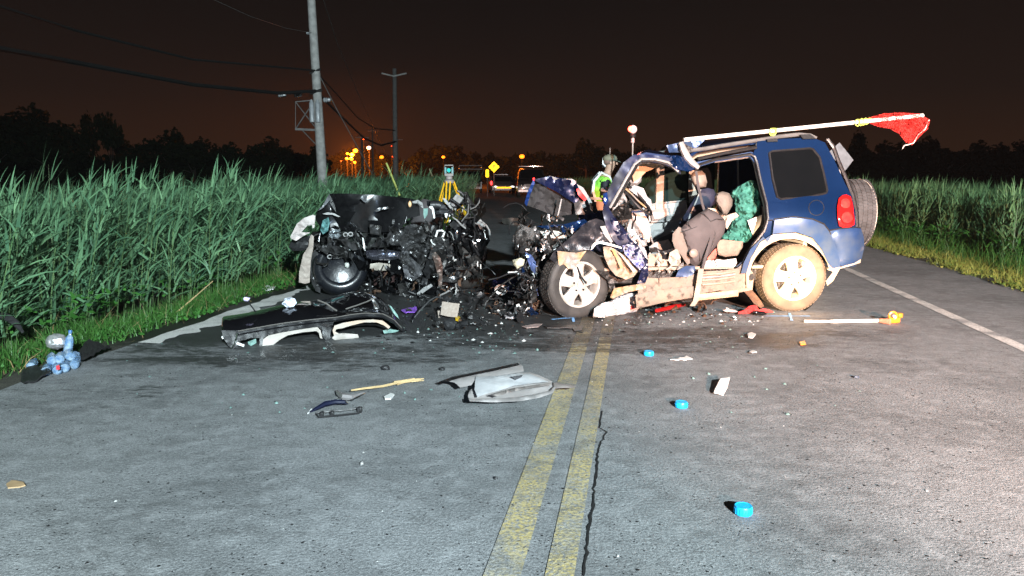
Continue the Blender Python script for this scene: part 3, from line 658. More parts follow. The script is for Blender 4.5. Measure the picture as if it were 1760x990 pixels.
put('sign_plate', MB().prism([c + V((x * .11, 0, z * .26)) for x, z in ((-1, -1), (1, -1), (1, .7), (.6, 1), (-.6, 1), (-1, .7))], (0, .02, 0)), SIGNY, t, smooth=0)
put('post', MB().tube([V((c.x, c.y + .05, -.2)), V((c.x, c.y + .05, c.z))], .03, 6), GALV, t)
c0 = [PY(*q, 15.5) for q in ((1443, 245), (1467, 275), (1452, 294), (1424, 262))]
t = thing('road_sign', (c0[2].x, 15.5, -.2), 'blank grey back of a tilted diamond sign behind the tailgate', 'road sign')
put('sign_plate', MB().prism(c0, (0, .02, 0)), mat('sign_back_grey', (.30, .33, .36), .5, .2), t, smooth=0); cm = (c0[0] + c0[2]) / 2
put('post', MB().tube([V((cm.x, 15.57, -.3)), V((cm.x, 15.57, cm.z + .2))], .035, 6), GALV, t)

# ------------------------------------------------------------------ far emergency vehicles, fronts toward us
def far_car(name, px, pyg, Y, wid, hgt, length, ang, body, label, cat, roofb=None, extra=None, plate=None, lit=()):
    g = PY(px, pyg, Y); g.z = 0; t = thing(name, g, label, cat, ang); M = Matrix.Translation(g) @ Matrix.Rotation(ang, 4, 'Z')
    hw = wid / 2
    def Lp(x, y, z): return M @ V((x, y, z))
    if name == 'police_car': side = [(0, .25), (0, .62), (.12, .74), (1.15, .92), (1.95, 1.38), (3.3, 1.42), (4.1, 1.0), (4.8, .95), (4.9, .5), (4.85, .25)]; ws = ((1.2, .95), (1.93, 1.34))
    elif name == 'pickup_truck': side = [(0, .4), (0, .95), (.15, 1.12), (1.3, 1.22), (1.85, 1.78), (3.2, 1.82), (3.5, 1.25), (5.4, 1.22), (5.4, .45)]; ws = ((1.33, 1.26), (1.83, 1.74))
    else: side = [(0, .35), (0, .9), (.12, 1.08), (.95, 1.2), (1.55, 1.85), (4.5, 1.95), (4.7, 1.0), (4.7, .4)]; ws = ((1.0, 1.25), (1.52, 1.80))
    prof = lambda z: max(0, (z - .95)) * .26
    rowsv = []; mb = MB()
    n = len(side); vs = [Lp(-hw + prof(z), y, z) for y, z in side] + [Lp(hw - prof(z), y, z) for y, z in side]
    mb.add(vs, [tuple(range(n)), tuple(range(n, 2 * n))[::-1]] + [(i, n + i, n + (i + 1) % n, (i + 1) % n) for i in range(n)])
    put('body', mb, body, t, smooth=40, bevel=.04)
    (y0, za_), (y1, zb_) = ws
    put('windscreen', MB().add([Lp(s_ * (hw - prof(z) - .1), y - .02, z + .015) for s_, y, z in ((-1, y0, za_), (1, y0, za_), (1, y1, zb_), (-1, y1, zb_))], [(0, 1, 2, 3)]), TINT, t, smooth=0)
    for s_ in (-1, 1):
        put('side_window', MB().prism([Lp(s_ * (hw - prof(z) + .004), y, z) for y, z in ((y1 - .25, zb_ - .38), (y1 + .12, zb_ - .05), (y1 + 1.2, zb_ - .05), (y1 + 1.25, zb_ - .38))], M.to_3x3() @ V((s_ * -.01, 0, 0))), TINT, t, smooth=0)
        for yy in (.9, length - 1.0):
            put('wheel', MB().lathe([(0, -.11), (.24, -.11), (.33, -.10), (.34, 0), (.33, .1), (.2, .11), (0, .11)], Lp(s_ * (hw - .12), yy, .34), M.to_3x3() @ V((1, 0, 0)), 18), RUBBER, t)
        zz = side[1][1] - .03
        put('headlight', MB().blob(Lp(s_ * (hw - .28), -.01, zz - .04), (.16, .05, .09), sub=2), lit[0] if lit else WHITEP, t)
    put('grille', MB().box(Lp(0, -.01, side[1][1] - .12), (wid * .42, .04, .2), M.to_3x3()), BLACKPL, t, bevel=.01)
    put('bumper', MB().box(Lp(0, -.06, .42), (wid * .96, .16, .2), M.to_3x3()), plate and body or CHROME, t, bevel=.03)
    if plate: put('reflective_strip', MB().box(Lp(0, -.15, .50), (wid * .62, .02, .12), M.to_3x3()), SIGNY, t, smooth=0)
    return t, Lp
SILV = mat('silver_car_paint', (.17, .175, .18), .35, .4, coat=.5); DGREY = mat('dark_car_paint', (.02, .022, .025), .3, .2, coat=.5); WHC = mat('white_car_paint', (.22, .225, .23), .35, 0, coat=.4)
HL = mat('dim_headlight', (1, 1, 1), .3, emit=(1, .95, .85), es=2.2); EREDC = mat('red_light', (1, .05, .03), .4, emit=(1, .03, .03), es=7)
t, L_ = far_car('police_car', 866, 327, 57, 1.9, 1.45, 4.9, .10, SILV, 'low silver police car facing us with a yellow strip under its grille', 'police car', plate=True, lit=(HL,))
put('side_lamp', MB().blob(L_(-.97, .1, .85), (.09, .09, .16), sub=2), EREDC, t)
put('roof_light_bar', MB().box(L_(0, 2.5, 1.50), (1.1, .25, .10)), DGREY, t, bevel=.02)
for s_ in (-1, 1): put('mirror', MB().blob(L_(s_ * 1.02, 1.4, 1.02), (.12, .06, .08), sub=2), SILV, t)
t, L_ = far_car('pickup_truck', 808, 322, 60, 2.0, 1.85, 5.4, .04, DGREY, 'dark pickup truck with a pale light bar over its cab', 'pickup truck', lit=(CHROME,))
mb = MB(); 
for a, b_ in (((-.95, 1.95), (.95, 1.95)), ((-.95, 1.95), (-.95, 2.25)), ((.95, 1.95), (.95, 2.25)), ((-.95, 2.25), (.95, 2.25))): mb.tube([L_(a[0], 2.4, a[1]), L_(b_[0], 2.4, b_[1])], .045, 6)
put('light_bar_frame', mb, WHC, t); put('side_lamp', MB().blob(L_(-1.0, .2, .95), (.10, .09, .12), sub=2), EREDC, t)
t, L_ = far_car('utility_van', 915, 326, 49, 2.0, 2.0, 4.7, .02, DGREY, 'tall dark utility vehicle behind the raised wrecked bonnet', 'van', lit=(CHROME,))
put('brake_lamp', MB().blob(L_(.12, .6, 1.22), (.07, .05, .07), sub=2), EREDC, t); put('roof_rack', MB().box(L_(0, 3, 2.06), (1.7, 2.4, .05)), WHC, t, bevel=.01)
# ------------------------------------------------------------------ the blue off-roader seen from its driver's side
A0 = G(988, 547); B0 = G(1357, 537)
def suvprof(z): return .025 * max(0, (.75 - z)) - .03 * math.exp(-((z - .95) / .25) ** 2) + (.26 * (z - 1.02) if z > 1.02 else 0)
FC = Frame(A0, B0); FB = Frame(A0, B0, suvprof); S = FC.S; SB = FB.S
EX, EY, EZ = FC.ex, FC.ey, V((0, 0, 1)); RC = Matrix((EX, EY, EZ)).transposed()
def C3(x, y, z): return A0 + EX * x + EY * y + EZ * z          # car space
def toC(p): d = V(p) - A0; return (d.dot(EX), d.dot(EY), d.z)
suv = thing('wrecked_off_roader', A0, 'blue crash damaged off-road car with its left doors cut away and spare wheel behind', 'car', rotz=math.atan2(EX.y, EX.x))
W = 1.80
def qo(x, y): return -.085 * math.exp(-((x - 1392) / 50) ** 2) * math.exp(-((y - 372) / 50) ** 2)
def SQ(x, y, o=0): return SB(x, y, o + qo(x, y))
q_panel = z2([(352, 190), (360, 160), (420, 152), (500, 147), (600, 143), (655, 165), (690, 228), (740, 338), (770, 395), (786, 470), (790, 535), (672, 548), (650, 520), (600, 500), (520, 490), (435, 500), (427, 560), (405, 600), (386, 572), (408, 500), (402, 430), (378, 330), (357, 240), (340, 215)])
put('rear_quarter_panel', MB().panel(q_panel, SQ, 0, .05, 7), BLUE, suv)
wc = (502, 762)
def arc(c, r, a0, a1, n): return [(c[0] + r * math.cos(math.radians(a0 + (a1 - a0) * i / n)), c[1] - r * math.sin(math.radians(a0 + (a1 - a0) * i / n))) for i in range(n + 1)]
fl = z2([(435, 503), (520, 492), (600, 502), (650, 524), (672, 552), (702, 620), (724, 690), (722, 708), (690, 714), (668, 690), (640, 630), (600, 580), (530, 556), (430, 563), (370, 600), (330, 670), (312, 735), (288, 737), (300, 690), (330, 630), (386, 575), (405, 602), (427, 562)])
put('wheel_arch_flare', MB().panel(fl, SQ, -.06, .09, 6, offmap=lambda x, y: 0), BLUED, suv)
lin = z2([(312, 737), (332, 670), (372, 602), (430, 566), (530, 559), (600, 583), (640, 632), (668, 692), (688, 714), (662, 716)] + [p for p in arc(wc, 178, 12, 178, 16)] + [(326, 800), (312, 800)])
put('wheel_arch_lining', MB().panel(lin, SB, -.045, .10, 6), DUST, suv)
# inner wheel well, a dark barrel behind the tyre
cw = S(1357.7, 479, .02); mb = MB().lathe([(.44, .05), (.45, .6), (.0, .62)], cw, EY, 24); put('wheel_well', mb, DARKM, suv)
put('quarter_window', MB().panel(z2([(412, 210), (424, 203), (588, 190), (603, 194), (632, 230), (652, 310), (665, 372), (661, 385), (640, 391), (462, 412), (447, 402), (426, 320)]), SQ, -.008, .02, 8), TINT, suv)
win = z2([(412, 210), (424, 203), (588, 190), (603, 194), (632, 230), (652, 310), (665, 372), (661, 385), (640, 391), (462, 412), (447, 402), (426, 320), (412, 210)])
put('window_seal', MB().tube([SQ(*p, -.008) for p in win], .012, 5), BLACKPL, suv)
mb = MB(); ctr = (617, 450)
put('fuel_flap', MB().panel(z2(arc(ctr, 31, 0, 345, 22)), SQ, -.006, .01, 5), BLUE, suv)
put('fuel_flap_gap', MB().tube([SQ(*p, -.001) for p in z2(arc(ctr, 33, 0, 360, 26))], .0045, 4), BLACKPL, suv)
tl = put('tail_light', MB().panel(z2([(716, 408), (730, 396), (748, 391), (768, 400), (778, 440), (784, 500), (784, 524), (765, 534), (735, 536), (718, 530), (710, 492), (709, 445)]), SQ, -.035, .06, 4, puff=.022), REDL, suv)
for cx, cy, r_ in ((745, 430, 22), (752, 492, 25)): put('reflector_bowl', MB().panel(z2(arc((cx, cy), r_, 0, 340, 12)), SQ, -.066, .012, 4, puff=.016), REDLL, tl)
bmp = z2([(672, 551), (720, 543), (790, 537), (812, 541), (824, 575), (827, 625), (815, 672), (782, 692), (727, 706), (722, 690), (702, 620)])
put('rear_bumper', MB().panel(bmp, SB, -.05, .12, 7, puff=.03), BLUED, suv)
xr = toC(S(1478, 400, 0))[0]
put('bumper_bar', MB().box(C3(xr - .02, .95, .62), (.18, 1.75, .30), RC), BLUED, suv, bevel=.05)
put('bumper_underside', MB().panel(z2([(660, 712), (727, 708), (800, 680), (812, 668), (810, 690), (720, 716), (690, 770), (665, 790), (660, 770), (690, 730)]), S, .05, .05, 6), DUST, suv)
for nm_, pts_ in (('panel_gap_shadow', [(432, 500), (520, 489), (600, 499), (650, 520), (672, 549), (720, 541), (790, 534), (812, 539)]), ('panel_gap_shadow', [(674, 552), (704, 620), (724, 690)]), ('panel_gap_shadow', [(408, 505), (426, 503)]), ('panel_gap_shadow', [(356, 166), (352, 190)])):
    put(nm_, MB().tube([SQ(p[0], p[1], -.012 if i else -.010) for i, p in enumerate(z2(pts_))], .008, 5), BLACKPL, suv)  # black tubes stand in for the shadow in the panel gaps
put('belt_crease', MB().tube([SQ(*p, .004) for p in z2([(412, 425), (500, 432), (590, 425), (700, 405)])], .006, 5), BLUE, suv)
# tail, roof and far side (closed body, also true from the side)
rf = [(1089, 266), (1110, 263), (1150, 266), (1180, 268), (1200, 255), (1240, 248), (1290, 242), (1350, 238), (1396, 236), (1418, 245), (1431, 269)]
rows_o = []
for x_, y_ in rf:
    p = SB(x_, y_ + 1, .02); r = []; sk_ = max(0, min(1, (1215 - x_) / 126))
    for i in range(9):
        u = i / 8; r.append(p + EX * (.62 * u * sk_) + EY * (u * (W - .40)) + EZ * (.055 * math.sin(math.pi * u)) + (EZ * .03 * noise.noise(V((x_ * .05, u * 4, 0))) if x_ < 1200 else V((0, 0, 0))))
    rows_o.append(r)
put('roof', MB().sheet(rows_o, thick=(0, 0, -.035)), BLUE, suv, smooth=50)
rows_i = [[q - EZ * .065 + EY * .02 for q in r] for r in rows_o]
put('headliner', MB().sheet(rows_i, thick=(0, 0, -.02)), BRONZE, suv, smooth=50)
tg = [toC(SB(*q, 0)) for q in z2([(655, 165), (690, 228), (740, 338), (770, 395), (786, 470), (790, 535)])]
rows = [[C3(x + .05 * math.sin(math.pi * u), y + (1.8 - 2 * y) * u, z) for u in [i / 8 for i in range(9)]] for x, y, z in tg]
put('tailgate', MB().sheet(rows, thick=EX * -.06), BLUE, suv, smooth=50)
put('tailgate_glass', MB().sheet([[p + EX * .012 for p in r[1:-1]] for r in rows[1:3]], thick=EX * .01), TINT, suv, smooth=50)
# roof spoiler edge strip seen at the tail
put('tailgate_seal', MB().tube([SB(*q, .01) for q in z2([(662, 150), (690, 180), (715, 250), (750, 330), (778, 400), (793, 470), (795, 535)])], .022, 6), BLACKPL, suv)
put('tailgate_trim', MB().panel(z2([(662, 150), (672, 148), (696, 185), (690, 192)]), SB, -.01, .05, 6), GREYT, suv)
# far side: a body side with door windows
def FS(px, py, off=0): return S(px, py, off)
fx = [toC(S(x, 300, 1.78))[0] for x in (1040, 1190, 1330, 1480)]
zt = 1.72
def far_panel(nm, pts, m, y=1.70, th=.05): return put(nm, MB().prism([C3(x, y, z) for x, z in pts], EY * th), m, suv, bevel=.008)
xa, xb, xc, xd = .42, 1.42, 2.25, xr - .05
far_panel('far_front_door', [(xa, .50), (xb, .50), (xb, 1.05), (xa, 1.05)], BLUE, 1.72, .06)
far_panel('far_rear_door', [(xb + .02, .50), (xc, .50), (xc, 1.05), (xb + .02, 1.05)], BLUE, 1.72, .06)
far_panel('far_quarter', [(xc + .02, .55), (xd, .55), (xd - .1, 1.1), (xd - .28, 1.74), (xc + .02, 1.76)], BLUE, 1.70, .06)
far_panel('far_sill', [(xa - .3, .36), (xc + .1, .36), (xc + .1, .49), (xa - .3, .49)], DUST2, 1.70, .08)
for x0, x1 in ((xb - .02, xb + .08), ): far_panel('far_b_pillar', [(x0, 1.05), (x1, 1.05), (x1, 1.78), (x0, 1.78)], CREAM, 1.60, .07)
# passenger door inner trim, window and pillar traced where they stand
fd = z5([(338, 418), (372, 405), (480, 388), (592, 380), (600, 430), (598, 600), (560, 640), (350, 660), (338, 560)])
dr = put('passenger_door_trim', MB().panel(fd, S, 1.62, .05, 7, amp=.012, freq=2), BEIGE if False else mat('pale_door_trim', (.30, .30, .295), .6, 0, (.34, .33, .31), 5, bump=.1), suv)
put('armrest', MB().panel(z5([(345, 440), (480, 425), (560, 430), (575, 470), (555, 500), (360, 515)]), S, 1.58, .03, 6, puff=.045), mat('pale_door_trim', (.3, .3, .3)), suv)
put('door_shelf_line', MB().tube([S(*p, 1.56) for p in z5([(350, 520), (450, 515), (540, 500), (580, 480)])], .012, 5), GREYT, suv)
put('map_pocket', MB().panel(z5([(350, 575), (470, 570), (560, 560), (560, 620), (350, 640)]), S, 1.57, .02, 6, puff=.03), GREYT, suv)
put('passenger_window', MB().panel(z5([(345, 400), (338, 330), (300, 300), (330, 255), (400, 205), (470, 185), (600, 165), (600, 375), (480, 385)]), S, 1.64, .008, 10), GLASSG, suv)
put('window_rail', MB().tube([S(*p, 1.61) for p in z5([(345, 405), (420, 393), (500, 385), (592, 377)])], .013, 5), GREYT, suv)
put('far_pillar_trim', MB().panel(z5([(612, 160), (650, 170), (640, 260), (668, 330), (640, 360), (612, 395), (606, 300)]), S, 1.50, .05, 6), CREAM, suv)
put('far_rear_window', MB().prism([C3(x, 1.69, z) for x, z in ((xb + .12, 1.06), (xc - .04, 1.06), (xc - .04, 1.70), (xb + .12, 1.72))], EY * .008), TINT, suv, smooth=0)
put('window_divider', MB().tube([S(1268, 268, 1.6), S(1269, 325, 1.6)], .012, 5), GREYT, suv)
# door opening frame, sill and rubber seal
opn = z2([(105, 262), (180, 238), (330, 216), (348, 228), (358, 256), (376, 340), (400, 432), (406, 500), (390, 550), (335, 622), (302, 690), (272, 716)])
mb = MB()
for o_, w_, m_ in ((-.005, .016, 0),): mb.tube([SB(*p, o_) for p in opn], w_, 6)
put('door_seal', mb, BLACKPL, suv)
put('door_frame', MB().panel(z2([(95, 250), (330, 205), (352, 212), (364, 245), (384, 335), (408, 432), (413, 502), (396, 558), (342, 630), (308, 700), (280, 722), (268, 706), (296, 682), (330, 615), (384, 545), (398, 498), (392, 436), (368, 340), (350, 258), (328, 226), (180, 248), (100, 272)]), SB, .015, .07, 6), BLUED, suv)
put('door_frame_inner', MB().tube([SB(p[0] - 3, p[1] + 4, .09) for p in opn[1:]], .018, 6), GREYT, suv)
# sill
sp_ = z6([(-560, 400), (-300, 415), (0, 400), (180, 330), (400, 320), (600, 295), (680, 265), (760, 290), (820, 360), (800, 555), (640, 585), (400, 560), (140, 605), (-10, 620), (-300, 690), (-620, 770), (-650, 700), (-600, 640)])
put('sill_panel', MB().panel(sp_, SB, -.02, .12, 6, amp=.012, freq=6), DUST2, suv)
for i, yy in enumerate((352, 385, 418, 470)):
    put('sill_ridge', MB().tube([SB(*p, -.035) for p in z6([(190, yy + 20), (400, yy + 6), (590, yy - 22)])], .011, 5), DUST if i != 1 else GREYT, suv)
put('sill_ledge', MB().panel(z6([(-330, 405), (0, 395), (30, 420), (0, 470), (-330, 470)]), SB, -.03, .04, 6, amp=.015, freq=8), DUST2, suv)
put('side_step', MB().panel(z6([(140, 606), (400, 575), (622, 552), (632, 590), (628, 630), (400, 655), (145, 682), (132, 640)]), SB, -.10, .10, 6, puff=.02), mat('cream_step', (.48, .38, .24), .6, 0, (.34, .26, .16), 11, bump=.4), suv)
put('side_step_front', MB().panel([(1092, 507), (1130, 498), (1192, 492), (1193, 511), (1140, 520), (1094, 531)], SB, -.08, .08, 6, puff=.02, amp=.01), DUST2, suv)
put('hanging_strap', MB().sheet([[SB(x - 4.5, y, -.13 + o), SB(x + 4.5, y, -.13 + o)] for x, y, o in ((1205, 462, .03), (1203, 475, 0), (1201, 490, 0), (1198, 505, 0), (1196, 517, .0), (1190, 526, .02))], thick=EY * .006), DUST, suv)
put('mud_flap', MB().panel(z6([(700, 575), (800, 560), (870, 640), (945, 750), (900, 775), (820, 720), (760, 640)]), S, -.02, .02, 5, amp=.02), RUST, suv)
put('jagged_seal', MB().panel(z6([(762, 380), (815, 350), (822, 400), (800, 440), (765, 430)]), SB, -.06, .02, 4), BLACKPL, suv)
# chassis
put('chassis', MB().box(C3(1.45, .95, .40), (3.0, 1.5, .16), RC), DARKM, suv, bevel=.02)
put('floor_pan', MB().box(C3(1.25, .92, .50), (1.9, 1.66, .03), RC), mat('dusty_floor_mat', (.34, .27, .21), .9, 0, (.26, .21, .17), 8, bump=.4, bs=20), suv)
put('cargo_wall', MB().box(C3(2.62, .92, .80), (.05, 1.6, .62), RC), GREYT, suv, bevel=.01)
# roof rails, cross bar, torn pillar
rl = [SB(*p, .02) + EZ * .015 for p in z2([(70, 205), (130, 198), (200, 186), (300, 170), (400, 155), (450, 146), (540, 136), (590, 140), (615, 152)])]
put('roof_rail', MB().tube(rl, .022, 8), GALV, suv); put('roof_rail', MB().tube([p + EY * 1.3 for p in rl], .022, 8), GALV, suv)
put('roof_rail_foot', MB().panel(z2([(400, 150), (445, 146), (450, 160), (405, 162)]), SB, -.03, .05, 5), BLACKPL, suv)
put('roof_rail_foot', MB().panel(z2([(545, 130), (590, 128), (618, 148), (560, 150)]), SB, -.03, .05, 5), BLACKPL, suv)
put('gutter_strip', MB().tube([SB(*p, -.01) for p in z2([(100, 236), (200, 214), (355, 186)])], .020, 6), BLACKPL, suv)
put('torn_pillar', MB().tube([SB(*p, -.03) for p in z2([(25, 165), (38, 200), (55, 232), (80, 258), (103, 276)])], [.03, .036, .04, .034, .026], 6), GREYT, suv)
put('torn_pillar', MB().panel(z2([(25, 160), (80, 190), (70, 210), (20, 200)]), SB, -.05, .04, 4, amp=.03, freq=9), DARKM, suv)
put('crumpled_roof_edge', MB().panel(z1([(690, 232), (740, 225), (800, 250), (835, 275), (800, 300), (770, 296), (735, 290), (700, 260)]), SB, -.06, .05, 4, amp=.06, freq=8), BLUE, suv)
put('crumpled_roof_edge', MB().panel([(1146, 250), (1196, 238), (1216, 236), (1200, 252), (1180, 262), (1150, 262)], SB, .02, .03, 5, amp=.04, freq=9), BLUED, suv)
# front pillar and door ring
ap = z1([(545, 224), (600, 222), (680, 232), (742, 247), (757, 312), (745, 306), (725, 285), (680, 266), (620, 256), (572, 256), (545, 285), (500, 360), (445, 448), (435, 466), (470, 520), (505, 585), (560, 655), (606, 700), (610, 760), (596, 800), (560, 800), (575, 755), (540, 720), (500, 660), (455, 610), (425, 560), (405, 480), (415, 418), (450, 338), (500, 258)])
put('front_pillar', MB().panel(ap, SB, -.02, .10, 5, amp=.015, freq=5), mat('blue_pillar_edge', (.008, .014, .055), .35, .2, (.012, .014, .025), 5, coat=.6), suv)
for k_, o_ in ((0, -.035), (9, -.02), (20, .04)):
    put('pillar_seal', MB().tube([SB(*p, o_) for p in z1([(438 + k_, 462 - k_ * .3), (470 + k_, 405 - k_ * .2), (515 + k_ * .8, 325), (548 + k_ * .7, 268 + k_ * .2), (580, 243 + k_ * .8), (640, 244 + k_ * .8), (700, 258 + k_ * .8), (745, 300)])], .013, 5), BLACKPL if k_ == 9 else DARKM if k_ else GREYT, suv)
put('sun_visor', MB().panel(z5([(222, 190), (262, 128), (340, 118), (430, 125), (390, 150), (320, 180), (270, 225), (235, 250)]), S, .55, .03, 6, amp=.02), mat('tan_visor', (.42, .25, .14), .7), suv)
put('pillar_trim', MB().tube([SB(*p, .12) for p in z5([(140, 300), (170, 250), (215, 190), (245, 150), (265, 150)])], .02, 6), CREAM, suv)
# dashboard, airbags, steering wheel, gear lever
def fill(nm, pts, off, th, m, res=6, amp=.05, freq=7, puff=0, seed=0, par=None, **k): return put(nm, MB().panel(pts, S, off, th, res, amp=amp, freq=freq, puff=puff, seed=seed), m, par or suv, **k)
fill('dashboard', z5([(75, 420), (110, 330), (160, 300), (200, 330), (215, 450), (260, 520), (300, 620), (200, 640), (120, 520)]), .45, .35, GREYT, 5, .08, 8, .04, 1)
fill('dashboard_debris', z5([(70, 430), (110, 400), (220, 430), (225, 500), (150, 510), (95, 480)]), .20, .08, DARKM, 4, .09, 12, .02, 2)
fill('wiring_trim', z5([(110, 320), (160, 310), (190, 370), (180, 420), (120, 410)]), .28, .05, GREYT, 4, .07, 10, .02, 3)
fill('steering_airbag', z5([(200, 290), (240, 270), (300, 290), (325, 345), (352, 370), (358, 410), (335, 430), (290, 400), (250, 350), (210, 320)]), .50, .06, WHITEF, 5, .05, 6, .07, 4)
fill('steering_hub', z5([(172, 300), (185, 286), (240, 330), (300, 380), (345, 440), (335, 450), (280, 446), (220, 448), (190, 400), (175, 350)]), .34, .05, BLACKP, 5, .02, 4, .06, 5)
sw = MB(); swc = S(*z5([(258, 366)])[0], .31); aa = V((S(*z5([(172, 290)])[0], .31) - S(*z5([(345, 440)])[0], .31))).normalized(); bb = (EY * .8 + EZ * .5).normalized()
sw.tube([swc + aa * .20 * math.cos(i * .2618) + bb * .19 * math.sin(i * .2618) for i in range(25)], .014, 7); put('steering_wheel', sw, BLACKPL, suv)
put('wheel_rim_trim', MB().tube([S(*p, .26) for p in z5([(178, 296), (220, 330), (262, 375), (320, 425)])], .008, 5), ORPL, suv)
fill('mirror_headrest', z5([(200, 245), (225, 215), (290, 212), (285, 250), (255, 275), (210, 278)]), .65, .03, GREYT, 5, .01, 4, .05, 6)
fill('knee_airbag', z5([(222, 458), (300, 450), (340, 520), (352, 600), (340, 660), (300, 640), (255, 560), (215, 500)]), .42, .05, mat('pinkish_white_cloth', (.78, .66, .60), .8, 0, (.6, .5, .46), 9, bump=.4), 5, .04, 7, .07, 7)
fill('curtain_airbag', z5([(192, 560), (240, 575), (280, 640), (318, 720), (330, 780), (300, 740), (250, 680), (210, 630)]), .12, .03, WHITEF, 4, .05, 8, .03, 8)
put('gear_lever', MB().tube([S(*p, .62) for p in z5([(322, 672), (320, 630), (330, 600), (322, 578), (308, 585), (314, 605)])], [.02, .018, .022, .026, .022, .012], 7), BLACKP, suv)
fill('centre_console', z5([(340, 690), (380, 660), (470, 640), (500, 680), (500, 760), (340, 760)]), .58, .20, GREYT, 6, .03, 7, .03, 9)
fill('torn_door_seal', z5([(340, 700), (380, 690), (430, 720), (500, 700), (498, 735), (470, 755), (455, 780), (432, 770), (425, 735), (345, 725)]), .18, .02, BLACKPL, 4, .05, 9, 0, 10)
fill('seat_base', z5([(335, 740), (480, 730), (520, 720), (552, 770), (545, 830), (500, 855), (400, 865), (330, 860)]), .22, .30, mat('dusty_seat_base', (.38, .30, .23), .8, 0, (.28, .22, .17), 9, bump=.4, bs=25), 6, .03, 8, .03, 11)
fill('seat_bracket', z5([(480, 730), (530, 700), (555, 760), (540, 820), (490, 820), (470, 780)]), .10, .05, CREAM, 4, .04, 10, .02, 12)
fill('sill_tread', z5([(540, 850), (590, 820), (650, 820), (660, 870), (600, 895), (520, 895)]), .02, .03, BLUED, 5, .02, 8, 0, 13)
# seats
def seat(nm, back, head, off, th, m, mh, puff, seed, extra=None):
    s_ = fill(nm, back, off, th, m, 6, .012, 3, puff, seed)
    hb = fill('headrest', head, off + .02, .04, mh, 4, .008, 3, .06, seed + 1, par=s_)
    return s_
seat('driver_seat_back', z5([(545, 575), (600, 520), (680, 460), (735, 432), (800, 455), (850, 500), (862, 540), (850, 600), (800, 680), (745, 750), (700, 800), (650, 822), (620, 805), (605, 760), (590, 690), (565, 620)]), z5([(785, 350), (800, 325), (840, 312), (885, 325), (908, 370), (905, 410), (880, 455), (865, 474), (840, 468), (815, 430), (790, 385)]), .12, .10, SEAT, HEADR, .085, 20)
fill('seat_side_flap', z5([(500, 600), (540, 555), (556, 560), (575, 600), (608, 700), (618, 800), (600, 815), (560, 750), (515, 700), (497, 650)]), .10, .02, mat('taupe_seat_flap', (.16, .135, .115), .8, 0, (.17, .15, .13), 6, bump=.2), 5, .03, 4, .02, 22)
put('recliner_knob', MB().panel(z5(arc((643, 734), 30, 0, 340, 14)), S, .00, .05, 4, puff=.02), mat('pale_taupe_plastic', (.27, .22, .19), .5), suv)
put('headrest_post', MB().tube([S(*p, .17) for p in z5([(840, 460), (800, 520)])], .007, 5), CHROME, suv)
fill('torn_seat_foam', z5([(735, 425), (790, 430), (860, 480), (930, 455), (952, 480), (900, 520), (870, 570), (850, 540), (855, 510), (800, 455)]), .22, .03, CREAM, 4, .04, 8, .02, 23)
seat('passenger_seat_back', z5([(540, 540), (600, 440), (640, 370), (690, 300), (740, 290), (780, 300), (800, 340), (790, 400), (740, 430), (680, 460), (600, 520), (560, 560)]), z5([(622, 220), (628, 190), (650, 172), (700, 172), (722, 195), (735, 250), (725, 285), (680, 290), (640, 268)]), .95, .12, SEATN, mat('two_tone_headrest', (.30, .26, .22), .7, 0, (.12, .09, .07), 6), .06, 24)
put('headrest_post', MB().tube([S(*p, 1.0) for p in z5([(678, 285), (676, 310)])], .007, 5), CHROME, suv)
fill('passenger_seat_cushion', z5([(350, 660), (480, 600), (560, 560), (600, 620), (560, 690), (360, 720)]), 1.0, .30, mat('dark_navy_cushion', (.05, .055, .07), .8), 6, .03, 5, .05, 25)
fill('rear_seat_cushion', z5([(806, 650), (840, 640), (980, 655), (975, 700), (945, 748), (860, 758), (812, 745), (802, 700)]), .25, .40, mat('beige_seat_base', (.28, .215, .165), .8, 0, (.20, .15, .12), 9, bump=.6), 6, .01, 4, .03, 26)
fill('rear_seat_back', z5([(960, 330), (1100, 300), (1110, 540), (1020, 640), (900, 640)]), .65, .14, SEAT, 8, .01, 4, .03, 27)
for pts_ in ([(600, 522), (640, 590), (672, 680), (690, 790)], [(700, 452), (760, 520), (790, 600), (770, 690)], [(560, 590), (620, 570), (700, 540), (800, 500), (850, 505)]):
    put('seat_seam', MB().tube([S(*p, .045) for p in z5(pts_)], .0045, 5), BLACKPL, suv)
put('seat_belt', MB().sheet([[S(x - 2, y, o), S(x + 2.5, y + 1, o)] for x, y, o in ((1196, 292, .5), (1200, 320, .42), (1207, 350, .30), (1216, 380, .14), (1222, 410, .02), (1213, 440, -.01), (1206, 468, .05))], thick=EY * .003), SEAT, suv)
put('seat_belt', MB().tube([S(*p, .9) for p in z5([(690, 300), (660, 380), (620, 470), (590, 560)])], .010, 5), GREYT, suv)
